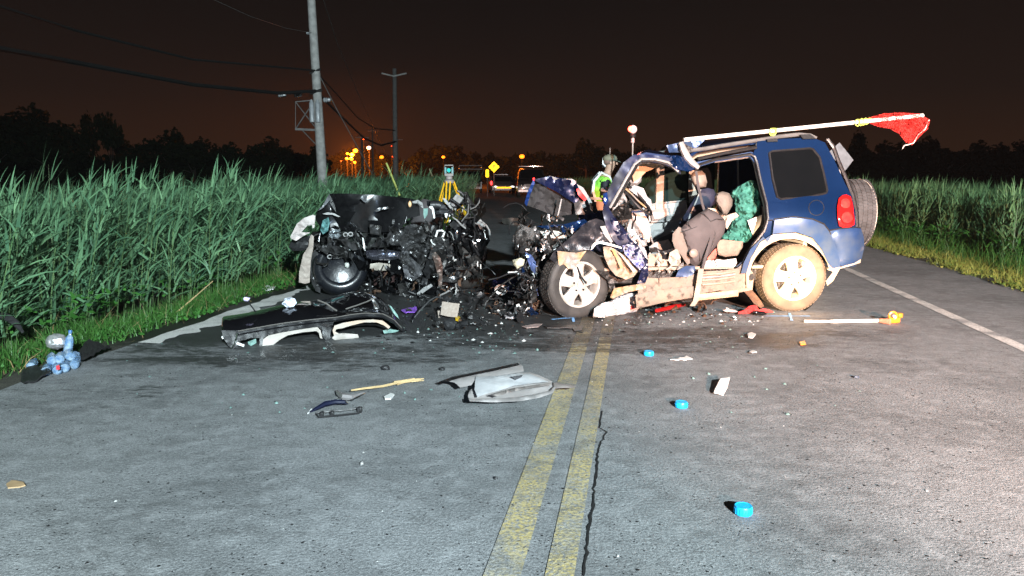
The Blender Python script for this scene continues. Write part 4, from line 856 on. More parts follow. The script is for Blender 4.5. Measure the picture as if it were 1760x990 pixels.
# load inside (things of their own)
mb = MB().panel(z5([(1010, 512), (1108, 472), (1098, 540), (1060, 590), (1045, 610), (1030, 570)]), S, .25, .02, 5); single('white_board', mb, WHITEP, 'white board wedged in the rear door opening under the green blanket', 'board')
gb = MB().panel(z5([(1030, 235), (1062, 240), (1078, 275), (1092, 330), (1097, 420), (1090, 470), (1040, 505), (1012, 515), (1035, 570), (1040, 620), (1010, 662), (930, 655), (842, 638), (835, 615), (870, 590), (890, 530), (915, 490), (955, 480), (930, 450), (918, 400), (912, 360), (890, 325), (930, 290), (980, 262)]), S, .32, .05, 3, amp=.11, freq=10.0, puff=.05, seed=31)
single('green_blanket', gb, GREENC, 'crumpled green blanket heaped on the back seat of the blue car', 'blanket', smooth=50)
single('plastic_bag', MB().panel(z5([(690, 815), (740, 780), (790, 782), (800, 830), (760, 845), (710, 842)]), S, .10, .03, 4, amp=.03, freq=10, puff=.04, seed=33), mat('translucent_bag', (.66, .62, .60), .4, bump=.5, bs=30), 'clear crumpled bag on the rear door sill', 'bag')
single('white_package', MB().panel(z5([(785, 785), (800, 775), (850, 780), (930, 768), (937, 800), (925, 825), (850, 832), (800, 830)]), S, .08, .05, 4, amp=.015, freq=8, puff=.03, seed=34), WHITEP, 'white wrapped package on the sill below the rear seat', 'package')
single('red_rag', MB().panel(z5([(735, 770), (770, 725), (795, 700), (802, 740), (790, 770), (750, 790)]), S, .14, .02, 4, amp=.03, puff=.02, seed=35), mat('salmon_cloth', (.62, .16, .12), .8), 'pinkish red rag behind the driver seat', 'rag')
# wheels
def wheel(par, c, ax, R, Wt, side_m, rim_m, spin=.3, name='wheel', open_=True, tread_m=None):
    ax = V(ax).normalized(); up = EZ - ax * EZ.dot(ax); up.normalize(); rt = up.cross(ax)
    wobj = bpy.data.objects.new(name, None); 
    t = put(name, MB().lathe([(R * .64, -Wt * .40), (R * .66, -Wt * .46), (R * .80, -Wt * .50), (R * .90, -Wt * .49), (R * .965, -Wt * .42), (R * .985, -Wt * .36), (R * .985, Wt * .36), (R * .965, Wt * .42), (R * .90, Wt * .49), (R * .8, Wt * .5), (R * .66, Wt * .46), (R * .64, Wt * .40)], c, ax, 44, close=True), side_m, par)
    bpy.data.objects.remove(wobj)
    # tread blocks, joined
    tb = MB(); nb = 60
    for i in range(nb):
        for k, h in enumerate((-.30, -.10, .10, .30)):
            a = 2 * math.pi * (i + .5 * (k % 2)) / nb; d = up * math.cos(a) + rt * math.sin(a); tn = -up * math.sin(a) + rt * math.cos(a)
            Rm = Matrix((tn, ax, d)).transposed(); tb.box(c + ax * h * Wt + d * (R * .99), (R * .080, Wt * .165, R * .022), Rm)
    o = put('tread', tb, tread_m or side_m, t, smooth=0); o['kind'] = 'stuff'
    if rim_m:
        put('rim', MB().lathe([(R * .66, -Wt * .46), (R * .645, -Wt * .48), (R * .60, -Wt * .47), (R * .585, -Wt * .34), (R * .56, Wt * .2), (R * .56, Wt * .45), (R * .66, Wt * .46)], c, ax, 40), rim_m, t)
        put('brake_disc', MB().lathe([(0, -Wt * .05), (R * .50, -Wt * .05), (R * .50, Wt * .05), (0, Wt * .05)], c, ax, 28), DARKM, t)
        f_ = -Wt * .40
        mb = MB().lathe([(0, f_ - .018), (R * .085, f_ - .016), (R * .10, f_), (R * .10, f_ + .03)], c, ax, 18); put('hub_cap', mb, rim_m, t)
        for i in range(5):
            a = spin + 2 * math.pi * i / 5; pr = []
            for rr_, ww, hh in ((R * .04, .15, -.005), (R * .24, .15, -.004), (R * .36, .155, .0), (R * .46, .17, .006), (R * .545, .205, .010), (R * .60, .25, .012)):
                d = up * math.cos(a) + rt * math.sin(a); tn = -up * math.sin(a) + rt * math.cos(a)
                pr.append([c + d * rr_ + tn * ww * R * s_ + ax * (f_ + hh + (.012 if abs(s_) == 1 else 0)) for s_ in (-1, -.6, 0, .6, 1)])
            put('spoke', MB().sheet(pr, thick=ax * .035), rim_m, t, smooth=30)
            a2 = a + math.pi / 5 * 0; d = up * math.cos(a2) + rt * math.sin(a2)
            put('wheel_nut', MB().lathe([(0, f_ - .022), (.010, f_ - .020), (.012, f_)], c + d * R * .19, ax, 8), DARKM, t)
    return t
R1 = .375
cr = S(1357.7, 479.5, .14); cr.z = R1 * .985 + .003
wheel(suv, cr, EY, R1, .235, RUBBERD, mat('cream_pale_alloy', (.70, .62, .50), .4, .2, (.58, .48, .35), 14), .15, tread_m=RUBBERD)
axf = (EY + EX * -.30 + EZ * .02).normalized(); cf = S(988, 497, .12); cf.z = R1 * .985 - .012
wheel(suv, cf, axf, R1, .235, RUBBER, ALLOY, .02)
cs = S(1490, 362, .75); sw_ = toC(cs)
wheel(suv, C3(xr + .34, .66, 1.045), (EX - EY * .22), .40, .26, RUBBERG, None, name='spare_wheel')
put('spare_wheel_disc', MB().lathe([(0, -.08), (.24, -.08), (.25, 0), (.25, .1), (0, .1)], C3(xr + .34, .66, 1.045), EX, 26), DARKM, suv)
put('spare_wheel_carrier', MB().box(C3(xr + .12, .70, 1.0), (.30, .18, .25), RC), BLACKPL, suv, bevel=.02)
put('spare_wheel_cable', MB().tube([C3(xr + .36 + .0 * i, .66 - .405 * math.cos(math.radians(a)), 1.045 + .405 * math.sin(math.radians(a))) for i, a in enumerate(range(-80, 100, 12))], .006, 4), CREAM, suv)
for yy in (1.60,):
    wheel(suv, C3(2.42, yy, R1 * .985), -EY, R1, .22, RUBBERD, None); wheel(suv, C3(-.05, yy, R1 * .985), -EY, R1, .22, RUBBER, None)
# engine bay, bonnet and wings
fill('engine_block', za([(170, 420), (330, 380), (620, 420), (640, 560), (500, 720), (250, 760), (120, 700)]), .55, .60, DARKM, 7, .16, 6, .05, 40)
fill('radiator_support', za([(130, 240), (180, 215), (230, 300), (400, 290), (440, 320), (330, 400), (200, 380), (150, 340)]), .35, .25, STEEL, 5, .12, 9, .02, 41)
fill('headlamp_shell', za([(215, 260), (300, 250), (380, 262), (440, 280), (420, 310), (330, 315), (250, 300)]), .25, .05, mat('pale_lamp_shell', (.62, .60, .55), .4), 5, .05, 9, .02, 42)
fill('slam_panel', za([(190, 218), (400, 205), (560, 165), (585, 185), (520, 225), (440, 250), (380, 242), (250, 240)]), .38, .08, BLUE, 5, .04, 7, 0, 43)
fill('bonnet_edge', za([(380, 240), (400, 215), (520, 195), (560, 190), (500, 250), (440, 290), (400, 285)]), .22, .04, BLUE, 4, .05, 9, 0, 44)
fill('front_wing', za([(290, 470), (320, 420), (420, 330), (500, 260), (590, 180), (650, 160), (700, 175), (740, 230), (800, 340), (850, 385), (760, 360), (680, 345), (640, 362), (612, 405), (560, 400), (500, 415), (440, 412), (360, 408), (345, 440), (350, 520), (330, 500)]), -.02, .035, mat('black_wing_inner', (.010, .011, .016), .35, .2, (.02, .02, .025), 5, bump=.2, coat=.3), 5, .05, 4, 0, 45)
fill('wing_slot', za([(682, 222), (720, 215), (780, 340), (765, 348), (720, 300)]), -.05, .02, GREYT, 5, .01, 5, 0, 46)
fill('torn_wing_edge', za([(612, 402), (616, 372), (640, 345), (680, 335), (760, 352), (850, 382), (848, 394), (760, 372), (680, 352), (648, 362), (628, 392)]), -.07, .02, WHITEP, 3, .03, 9, 0, 47)
fill('splash_guard', za([(350, 410), (420, 418), (500, 425), (575, 410), (540, 460), (510, 510), (480, 556), (435, 548), (400, 512), (362, 530), (356, 470)]), -.10, .015, ORPL, 4, .05, 7, 0, 48)
fill('inner_wing_liner', za([(705, 380), (745, 372), (800, 400), (870, 450), (960, 540), (972, 570), (940, 610), (880, 632), (800, 600), (750, 540), (715, 460)]), -.02, .02, mat('muddy_liner', (.40, .30, .20), .6, 0, (.22, .20, .18), 6, bump=.3), 4, .07, 7, 0, 49)
fill('liner_ridge', za([(770, 400), (790, 395), (860, 540), (840, 545)]), -.08, .02, ORPL, 4, .03, 7, 0, 50)
fill('liner_ridge', za([(820, 420), (850, 440), (960, 560), (940, 580), (880, 500)]), -.08, .02, CREAM, 4, .03, 7, 0, 51)
fill('wheel_arch_edge', za([(640, 560), (700, 560), (790, 640), (800, 720), (760, 730), (740, 640), (690, 600)]), .02, .03, DARKM, 4, .03, 7, 0, 52)
fill('hinge_pillar', za([(760, 150), (800, 155), (880, 250), (920, 330), (980, 370), (1020, 440), (1052, 520), (1056, 600), (1030, 660), (975, 640), (1000, 560), (960, 480), (880, 400), (840, 340), (780, 240)]), -.05, .05, mat('chipped_blue_pillar', (.006, .010, .045), .3, .2, (.01, .012, .03), 6, coat=.5, dirt=(.75, .78, .85), dsc=26, dthr=.60), 4, .05, 9, 0, 53)
fill('shattered_trim', za([(855, 370), (900, 360), (960, 370), (1000, 440), (1030, 520), (990, 560), (930, 500), (870, 430)]), -.08, .03, mat('chipped_white_blue', (.62, .64, .70), .4, 0, (.03, .05, .25), 22), 3, .09, 13, 0, 54)
fill('sill_tear', za([(790, 700), (900, 680), (1030, 660), (1035, 700), (900, 730), (780, 780), (760, 770)]), -.03, .04, ORPL, 4, .05, 9, 0, 55)
fill('raised_bonnet', z1([(98, 335), (170, 320), (280, 340), (345, 410), (362, 480), (330, 490), (285, 445), (200, 390), (120, 350)]), .75, .05, mat('navy_bonnet', (.006, .012, .055), .3, .3, (.005, .007, .025), 6, coat=.6), 5, .06, 5, 0, 56)
fill('bonnet_underside', z1([(95, 350), (150, 372), (200, 395), (285, 450), (275, 490), (200, 500), (120, 470), (65, 450), (60, 420)]), .85, .05, mat('grey_bonnet_liner', (.022, .022, .024), .8, 0, (.010, .010, .010), 7, bump=.5, bs=20), 5, .06, 7, 0, 57)
fill('bonnet_folded_side', z1([(96, 335), (102, 350), (84, 400), (66, 455), (56, 440), (70, 390)]), .70, .03, mat('bright_blue_edge', (.015, .05, .22), .3, .4, coat=.6), 4, .05, 9, 0, 58)
fill('bonnet_side_panel', z1([(278, 440), (340, 410), (365, 480), (340, 492), (285, 492)]), .72, .03, BLACKPL, 5, .02, 5, 0, 59)
fill('red_lens_strip', z1([(288, 378), (300, 376), (336, 420), (325, 432), (296, 404)]), .62, .02, mat('red_reflector_strip', (.95, .02, .02), .3), 4, .01, 5, 0, 60)
fill('cowl_edge', z1([(165, 318), (185, 322), (200, 330), (270, 332), (290, 345), (250, 345), (190, 336)]), .78, .03, GREYT, 4, .03, 9, 0, 61)
fill('broken_wing_strip', z1([(290, 355), (320, 372), (355, 430), (375, 480), (362, 485), (335, 420), (300, 375)]), .60, .03, GREYT, 4, .03, 9, 0, 62)
fill('wing_bracket', z1([(345, 440), (372, 436), (385, 478), (372, 488), (352, 470)]), .4, .03, BLACKPL, 4, .03, 9, 0, 63)
put('bonnet_prop', MB().tube([S(*p, .62) for p in z1([(222, 422), (200, 522)])], .010, 5), GREYT, suv)
for i, (a, b_) in enumerate((((158, 512), (165, 490)), ((175, 505), (190, 515)), ((205, 500), (230, 515)))): put('broken_bracket', MB().tube([S(*p, .55) for p in z1([a, b_])], .02, 6), STEEL, suv)
fill('blue_strut_cover', z1([(408, 400), (425, 392), (432, 430), (420, 450), (408, 440)]), -.03, .03, mat('bright_blue_edge', (.03, .09, .42)), 4, .01, 5, .02, 64)
fill('broken_headlamp', za([(5, 480), (70, 465), (100, 480), (90, 520), (40, 550), (10, 520)]), -.05, .06, mat('yellowed_lens', (.65, .62, .45), .3), 4, .03, 9, .03, 65)
fill('blue_hose', za([(100, 420), (150, 440), (185, 500), (180, 590), (150, 560), (120, 480)]), .0, .05, mat('steel_blue_panel', (.12, .18, .40), .3, .5), 4, .06, 12, .02, 66)
fill('white_flag', za([(770, 20), (790, 0), (830, 10), (820, 60), (780, 100)]), .10, .03, GREYT, 4, .05, 8, 0, 67)
# torn scraps of the smashed nose, too small to tell apart
def scraps(name, m, S_, boxes, n, s0, s1, seed, off=(0, .6), par=None, tubes=.25):
    r = random.Random(seed); mb = MB()
    for i in range(n):
        x0, x1, y0, y1 = r.choice(boxes); c = S_(r.uniform(x0, x1), r.uniform(y0, y1), r.uniform(*off)); s_ = r.uniform(s0, s1) * r.uniform(.6, 1.5)
        if r.random() < tubes:
            P = [c]; d = V((r.uniform(-1, 1), r.uniform(-1, 1), r.uniform(-1, 1)))
            for k in range(5): d += V((r.uniform(-.7, .7), r.uniform(-.7, .7), r.uniform(-.9, .5))); P.append(P[-1] + d.normalized() * s_ * .5)
            P = [V((p.x, p.y, max(.015, p.z))) for p in P]; mb.tube(P, r.uniform(.004, .012), 5)
        else:
            Rm = Matrix.Rotation(r.uniform(0, 6.3), 3, 'X') @ Matrix.Rotation(r.uniform(0, 6.3), 3, 'Y') @ Matrix.Rotation(r.uniform(0, 6.3), 3, 'Z'); nx, ny = 4, 3; rows = []
            q = r.uniform(.3, .9)
            for a in range(nx + 1):
                row = []
                for b_ in range(ny + 1):
                    p = V((a / nx - .5, (b_ / ny - .5) * q, 0)); p.z = .35 * noise.noise(V((a * .9 + i, b_ * .9, seed))) ; p.x += .12 * noise.noise(V((a + i * 3, b_, 5))); p = Rm @ (p * s_) + c; p.z = max(.008, p.z); row.append(p)
                rows.append(row)
            mb.sheet(rows, thick=Rm @ V((0, 0, .006)))
    o = put(name, mb, m, par, smooth=25); o['kind'] = 'stuff'; return o
NB = [(895, 950, 370, 470), (885, 935, 420, 530), (890, 925, 450, 540), (930, 990, 385, 440)]
scraps('torn_metal', STEEL, S, NB, 42, .05, .13, 1, (0, .7), suv); scraps('torn_dark_metal', DARKM, S, NB, 90, .06, .18, 2, (0, .9), suv)
scraps('torn_plastic', BLACKPL, S, NB + [(870, 940, 480, 540)], 80, .05, .16, 3, (-.05, .7), suv, .5); scraps('torn_blue_metal', BLUE, S, NB, 12, .05, .12, 4, (0, .6), suv, 0)
scraps('broken_clear_plastic', WHITEP, S, NB + [(925, 1000, 360, 400)], 16, .03, .07, 5, (-.02, .4), suv, .1)
scraps('torn_interior_trim', GREYT, S, [(1050, 1085, 325, 385), (1085, 1120, 400, 440), (1110, 1170, 425, 470)], 40, .03, .10, 6, (.05, .5), suv, .3)
scraps('torn_pale_trim', CREAM, S, [(1065, 1115, 400, 480), (1130, 1170, 435, 470)], 24, .02, .07, 7, (.0, .3), suv, .3)
scraps('torn_rusty_parts', RUST, S, [(895, 930, 480, 540), (1120, 1230, 500, 530), (1040, 1110, 480, 510)], 34, .04, .11, 8, (.1, .6), suv, .3)
scraps('torn_dash_parts', DARKM, S, [(1048, 1090, 330, 400), (1075, 1100, 420, 460)], 30, .03, .10, 9, (.05, .4), suv, .5)
# white pipe with the netting on the roof
pf = Frame(SB(1180, 240, .05), SB(1500, 205, .05)); PS = pf.S
pa, pb = PS(1175, 240.5, -.03), PS(1586, 198.5, -.03)
mb = MB().tube([pa, pa.lerp(pb, .33), pa.lerp(pb, .66), pb], .022, 12); single('white_pipe', mb, mat('white_pvc', (.82, .80, .74), .45, 0, (.78, .76, .70), 6), 'long white pipe lying tilted along the roof rail of the blue car', 'pipe')
mb = MB()
for k_ in range(3): mb.tube([PS(1328 + 6 * math.cos(a * .7 + k_) + k_, 227 + 6.5 * math.sin(a * .7 + k_ * .4), -.06 + .01 * k_) for a in range(10)], .006, 5)
single('string_tie', mb, TIE, 'yellow green string tied round the pipe above the rear door', 'string')
mb = MB()
for k_ in range(4): mb.tube([PS(1474 + 6 * k_ + 4.5 * math.cos(a * .8 + k_), 211 - k_ + 6 * math.sin(a * .8 + k_ * .7), -.06 + .008 * k_) for a in range(9)], .006, 5)
single('string_tie', mb, TIE, 'yellow green string loops at the start of the red netting', 'string')
net = [(1492, 203), (1520, 195), (1553, 194), (1580, 196), (1598, 206), (1594, 222), (1580, 235), (1568, 249), (1557, 245), (1546, 230), (1530, 221), (1508, 217), (1496, 212)]
t = thing('red_netting', PS(1545, 215, 0), 'red mesh netting hanging in a point from the far end of the white pipe', 'netting')
for i, (of, am, th) in enumerate(((-.06, .09, .006), (0, .12, .006), (.05, .10, .006), (.02, .15, .005), (-.02, .10, .006))):
    o = put('net_layer', MB().panel(net, PS, of, 0, 3.2, amp=am, freq=7, seed=70 + i), NETR, t, smooth=0); wf = o.modifiers.new('w', 'WIREFRAME'); wf.thickness = th; wf.use_even_offset = False
put('net_fold', MB().panel([(1497, 204), (1520, 199), (1560, 201), (1590, 204), (1588, 218), (1570, 244), (1556, 238), (1540, 222), (1515, 212)], PS, .01, .003, 4, amp=.10, freq=9, seed=76), mat('net_fold_red', (.62, .04, .03), .8, 0, (.42, .025, .02), 20, alpha=.8), t)
put('hem_cord', MB().tube([PS(x, y, -.05) for x, y in ((1597, 206), (1590, 222), (1578, 232), (1570, 246), (1560, 249), (1554, 250), (1551, 256))], .006, 5), mat('pale_cord', (.8, .7, .65), .8), t)
# ------------------------------------------------------------------ the black wreck on the left
KY = 8.75
K0 = PY(500, 500, KY + .1); K1 = PY(840, 490, KY + .35); FK = Frame(V((K0.x, K0.y, 0)), V((K1.x, K1.y, 0))); KS = FK.S
kx, ky = FK.ex, FK.ey; RK = Matrix((kx, ky, EZ)).transposed()
def K3(x, y, z): return FK.a + kx * x + ky * y + EZ * z
wk = thing('wrecked_black_car', K3(1.2, 1.0, 0), 'crushed black car without a roof, its torn engine bay facing us', 'car')
def kf(nm, pts, off, th, m, res=6, amp=.05, freq=7, puff=0, seed=0, **k): return put(nm, MB().panel(pts, KS, off, th, res, amp=amp, freq=freq, puff=puff, seed=seed), m, wk, smooth=18, **k)
# body tub running back from the smashed nose
kf('folded_bonnet', zb([(375, 112), (520, 112), (640, 118), (760, 125), (900, 135), (1040, 150), (1110, 165), (1140, 215), (1150, 300), (1040, 330), (1000, 400), (930, 440), (840, 440), (700, 445), (560, 430), (480, 420), (440, 350), (400, 300), (385, 200)]), .10, .04, BLACKD, 15, .045, 3.2, 0, 1)
kf('wing_panel', zb([(265, 270), (290, 240), (345, 180), (375, 112), (400, 200), (430, 300), (470, 420), (360, 430), (300, 400), (262, 340)]), .16, .05, BLACKD, 11, .04, 4, 0, 2)
kf('wing_fold', zb([(275, 262), (320, 215), (352, 155), (378, 112), (384, 165), (350, 205), (310, 245)]), .04, .02, mat('grey_scuffed_paint', (.16, .17, .18), .35, .3, (.05, .05, .055), 12, bump=.3), 4, .03, 6, 0, 3)
kf('bonnet_rim', zb([(318, 285), (360, 272), (420, 280), (470, 310), (455, 312), (400, 292), (345, 292)]), .05, .02, GREYT, 4, .02, 6, 0, 4)
for (pts, m_, sd) in (([(640, 150), (660, 128), (700, 125), (690, 190), (665, 180)], mat('grey_scuffed_paint', (.2, .2, .2)), 5), ([(760, 258), (790, 235), (880, 225), (885, 240), (830, 248), (780, 270)], STEEL, 6)):
    kf('bonnet_tear', zb(pts), -.03, .015, m_, 4, .03, 9, 0, sd)
kf('beige_inner_panel', zb([(45, 480), (70, 430), (100, 370), (160, 320), (240, 292), (258, 300), (250, 400), (235, 410), (230, 380), (190, 385), (140, 440), (215, 445), (160, 470), (95, 515), (50, 495)]), .05, .02, mat('pinkish_white_fabric', (.52, .47, .45), .8, 0, (.42, .36, .34), 9, bump=.4), 4, .06, 5, .01, 7)
kf('beige_inner_strip', zb([(225, 460), (245, 480), (240, 570), (220, 680), (212, 800), (210, 870), (170, 880), (118, 868), (120, 780), (140, 690), (155, 630), (200, 560), (205, 500)]), .04, .03, mat('tan_inner_panel', (.36, .31, .27), .75, 0, (.28, .23, .2), 9, bump=.3), 5, .05, 5, .01, 8)
kf('dark_inner_gap', zb([(30, 570), (60, 500), (150, 480), (230, 460), (230, 560), (150, 600), (60, 600)]), .30, .10, BLACKPL, 6, .05, 5, .02, 9)
kf('tangled_mass', zb([(230, 440), (400, 420), (600, 440), (850, 440), (1080, 380), (1200, 400), (1250, 600), (1200, 850), (1060, 930), (700, 900), (230, 800)]), .62, .5, DARKM, 7, .22, 5, .05, 10)
kf('grille_panel', zb([(420, 460), (500, 430), (640, 450), (800, 440), (840, 480), (820, 570), (700, 580), (560, 590), (440, 560)]), .14, .03, mat('dark_greenish_plastic', (.022, .026, .022), .4, 0, (.012, .012, .012), 9, bump=.2), 5, .05, 6, 0, 11)
kf('chrome_bumper_bar', zb([(688, 600), (760, 590), (880, 592), (975, 605), (975, 668), (880, 680), (760, 678), (695, 660)]), -.10, .06, mat('dark_chrome', (.35, .36, .42), .12, .9, (.2, .2, .26), 4), 4, .02, 3, .045, 12)
kf('pale_foam_block', zb([(725, 710), (800, 700), (880, 712), (950, 712), (955, 745), (900, 755), (860, 768), (770, 766), (722, 750)]), -.04, .04, CREAM, 4, .03, 8, .02, 13)
kf('tank', zb([(460, 500), (470, 560), (590, 560), (600, 590), (480, 600)]), .0, .03, mat('pale_green_bar', (.35, .40, .38), .4), 4, .03, 7, .01, 14)
kf('tear_strip', zb([(655, 485), (668, 490), (682, 570), (670, 582)]), -.05, .02, WHITEP, 4, .02, 7, 0, 15)
for (pts, sd, of) in (([(20, 480), (120, 420), (200, 380), (270, 370), (340, 400), (370, 460), (340, 520), (260, 560), (160, 560), (60, 550)], 20, .02), ([(120, 560), (220, 540), (340, 540), (370, 620), (330, 760), (260, 830), (170, 820), (130, 700)], 21, .0), ([(380, 470), (480, 480), (560, 560), (590, 640), (540, 760), (430, 790), (370, 700), (350, 560)], 22, .02)):
    kf('crushed_engine_part', zc(pts), of, .10, mat('smeared_grey_metal', (.20, .20, .205), .34, .75, (.045, .043, .04), 10, bump=1.0, bs=16), 4, .14, 7, .04, sd)
kf('plastic_sheeting', zc([(150, 560), (200, 555), (215, 640), (300, 720), (330, 800), (240, 860), (180, 830), (150, 700)]), -.08, .015, mat('grey_film', (.16, .16, .17), .16, .2, (.05, .05, .05), 9, bump=.8, bs=18), 4, .10, 8, .02, 23)
kf('torn_brace', zc([(400, 560), (430, 600), (480, 660), (500, 730), (495, 840), (490, 915), (465, 900), (455, 800), (430, 700), (402, 620)]), -.12, .02, mat('brown_grey_steel', (.10, .085, .075), .5, .4, (.12, .06, .045), 12), 4, .05, 7, 0, 24)
kf('torn_arm', zc([(280, 960), (340, 910), (400, 880), (415, 900), (350, 945), (295, 985)]), -.16, .03, GREYT, 4, .02, 7, .01, 25)
kf('side_door_panel', zc([(560, 640), (680, 590), (800, 600), (830, 700), (760, 740), (620, 760), (500, 790), (520, 700)]), .25, .05, mat('dark_greenish_plastic', (.03, .03, .03)), 5, .07, 5, .01, 26)
kf('underbody_plate', zc([(500, 780), (640, 735), (760, 730), (800, 760), (700, 830), (600, 880), (500, 900), (480, 860)]), .2, .05, mat('brown_underbody', (.07, .055, .045), .6), 5, .05, 5, .01, 27)
kf('wing_right', zc([(640, 340), (740, 320), (810, 330), (840, 400), (860, 520), (880, 620), (860, 740), (790, 760), (740, 640), (650, 520), (620, 420)]), .20, .05, BLACKD, 5, .06, 4, .03, 28)
kf('light_streak_trim', zc([(742, 505), (760, 515), (802, 575), (795, 580), (760, 545)]), .10, .01, CHROME, 4, .01, 7, 0, 29)
kf('door_edge_trim', zc([(840, 425), (858, 422), (865, 490), (880, 500), (852, 506)]), .3, .02, WHITEP, 4, .02, 7, 0, 30)
put('expansion_bottle', MB().blob(KS(*zc([(615, 455)])[0], .02), (.075, .07, .13), .05, 2, 3), BLACKP, wk)
kf('air_duct', zc([(362, 175), (470, 172), (560, 215), (590, 260), (580, 310), (430, 315), (400, 235), (365, 215)]), .18, .10, mat('satin_black_duct', (.022, .023, .026), .4), 4, .03, 5, .05, 31)
put('duct_cap', MB().tube([KS(*p, .08) for p in zc([(395, 210), (430, 208), (475, 212)])], .055, 12), BLACKPL, wk)
kf('hose_elbow', zc([(385, 222), (410, 218), (425, 240), (435, 322), (422, 325), (408, 250), (388, 235)]), -.02, .02, WHITEP, 4, .01, 7, .01, 32)
kf('pale_clip', zc([(515, 282), (545, 275), (565, 300), (535, 325), (520, 310)]), -.02, .02, WHITEP, 4, .02, 9, .01, 33)
kf('green_glass_edge', zc([(336, 240), (375, 238), (370, 290), (345, 330), (335, 290)]), -.02, .02, SHARD, 4, .03, 9, 0, 34)
kf('mirror_shell', zc([(240, 180), (290, 165), (330, 195), (335, 240), (310, 220), (280, 195), (245, 195)]), -.02, .03, GREYT, 4, .02, 7, .02, 35)
put('side_lamp_bulb', MB().blob(KS(*zc([(220, 202)])[0], -.04), (.022, .02, .04), sub=2), mat('amber_lens', (.9, .55, .3), .2), wk)
for (pts, sd) in (([(498, 150), (520, 152), (560, 200), (582, 240), (565, 240), (520, 190)], 36), ([(552, 160), (600, 140), (625, 200), (610, 260), (575, 215)], 37), ([(668, 130), (690, 120), (692, 170), (675, 250), (662, 278), (672, 200)], 38), ([(720, 160), (735, 165), (745, 240), (735, 240)], 39)):
    kf('bent_windscreen_strip', zc(pts), .05 + .1 * (sd % 2), .012, GREYT if sd % 2 == 0 else BLACKPL, 4, .03, 9, 0, sd)
for (r_, of, x, y, rx, ry, m_) in ((.020, .10, 590, 250, 125, 170, BLACKPL),):
    put('steering_wheel', MB().tube([KS(*zc([(x + rx * math.cos(a), y + ry * math.sin(a))])[0], of + .06 * math.sin(a)) for a in [math.radians(q) for q in range(-75, 115, 12)]], r_, 7), m_, wk)
for i, pts in enumerate(([(690, 320), (760, 315), (795, 280), (790, 250), (750, 262)], [(735, 245), (780, 225), (808, 190), (812, 170)], [(690, 130), (720, 200), (715, 280), (660, 350)], [(440, 480), (455, 430), (490, 425), (515, 440), (500, 480), (470, 490), (515, 510)], [(80, 470), (110, 455), (140, 465)])):
    put('loose_pipe', MB().tube([KS(*p, -.02 + .03 * i) for p in zc(pts)], .009 if i != 3 else .014, 6), WHITEP if i == 3 else (GALV if i else DARKM), wk)
for i, (x, y) in enumerate(((515, 462), (557, 458), (380, 650))): 
    put('ring_clip', MB().tube([KS(*zb([(x + 18 * math.cos(a), y + 16 * math.sin(a))])[0], -.03) for a in [k * .52 for k in range(13)]], .008, 5), GREYT, wk)
kf('blue_glass_block', zb([(320, 340), (370, 315), (380, 360), (365, 430), (320, 460), (300, 420)]), .02, .03, mat('teal_broken_glass', (.16, .36, .36), .15, 0, (.03, .08, .08), 18, bump=.5), 4, .05, 12, .01, 40)
kf('broken_lamp', zb([(380, 440), (430, 415), (470, 420), (480, 470), (440, 500), (380, 490), (365, 465)]), .0, .05, mat('shattered_lamp', (.5, .56, .6), .2, .5, (.08, .09, .1), 26, bump=.8), 4, .06, 14, .02, 41)
# left front wheel, turned and glossy
cwk = KS(*zb([(470, 770)])[0], .18); cwk.z = .34
wheel_ax = (ky * .93 - kx * .13 + EZ * -.38).normalized()
t = put('wheel', MB().lathe([(0, -.135), (.08, -.132), (.15, -.122), (.215, -.105), (.225, -.118), (.28, -.112), (.32, -.09), (.34, -.05), (.35, .08), (.32, .12), (.2, .13), (0, .12)], cwk, wheel_ax, 48), mat('wet_black_rubber', (.006, .007, .010), .27, 0, (.012, .013, .015), 14, coat=.2, bump=.10, bs=30), wk, smooth=60)
put('wheel_hub', MB().blob(KS(*zb([(528, 722)])[0], .0), (.03, .02, .035), .3, 5, 2), mat('pale_hub', (.5, .52, .48), .5), t)
kf('tyre_wall', zb([(215, 640), (250, 600), (300, 600), (340, 640), (310, 720), (300, 820), (300, 960), (260, 940), (230, 880), (208, 780)]), .14, .10, mat('scuffed_rubber', (.05, .05, .052), .4, 0, (.02, .02, .02), 7, bump=.5, bs=14), 5, .03, 6, .03, 42)
put('wheel', MB().lathe([(0, -.09), (.2, -.10), (.31, -.11), (.33, -.08), (.33, .08), (.31, .11), (0, .11)], K3(2.15, .5, .33), (kx + ky * .3), 32), RUBBER, wk)
for x in (.35, 2.05): put('wheel', MB().lathe([(0, -.09), (.2, -.10), (.31, -.11), (.33, -.08), (.33, .08), (.31, .11), (0, .11)], K3(x, 3.1, .33), kx, 28), RUBBER, wk)
# rear of the tub
put('body_side', MB().prism([K3(.28, y, z) for y, z in ((.5, .3), (3.7, .35), (3.8, .8), (2.9, .95), (.6, .92))], kx * .06), BLACKD, wk, bevel=.02)
put('body_side', MB().prism([K3(2.14, y, z) for y, z in ((.5, .3), (3.7, .35), (3.8, .8), (2.9, .95), (.9, .92))], kx * .06), BLACKD, wk, bevel=.02)
put('boot_lid', MB().box(K3(1.2, 3.4, .88), (1.8, .8, .05), RK), BLACKD, wk, bevel=.02); put('floor', MB().box(K3(1.2, 2.1, .33), (1.8, 3.1, .06), RK), DARKM, wk)
put('front_seat', MB().blob(K3(.8, 2.1, .75), (.25, .14, .38), .1, 2, 3), SEAT, wk); put('front_seat', MB().blob(K3(1.65, 2.1, .75), (.25, .14, .38), .1, 2, 3), SEAT, wk)
KB = [(545, 640, 395, 446), (630, 700, 430, 510), (690, 800, 380, 470), (690, 790, 440, 510), (770, 830, 340, 420), (740, 830, 440, 480)]
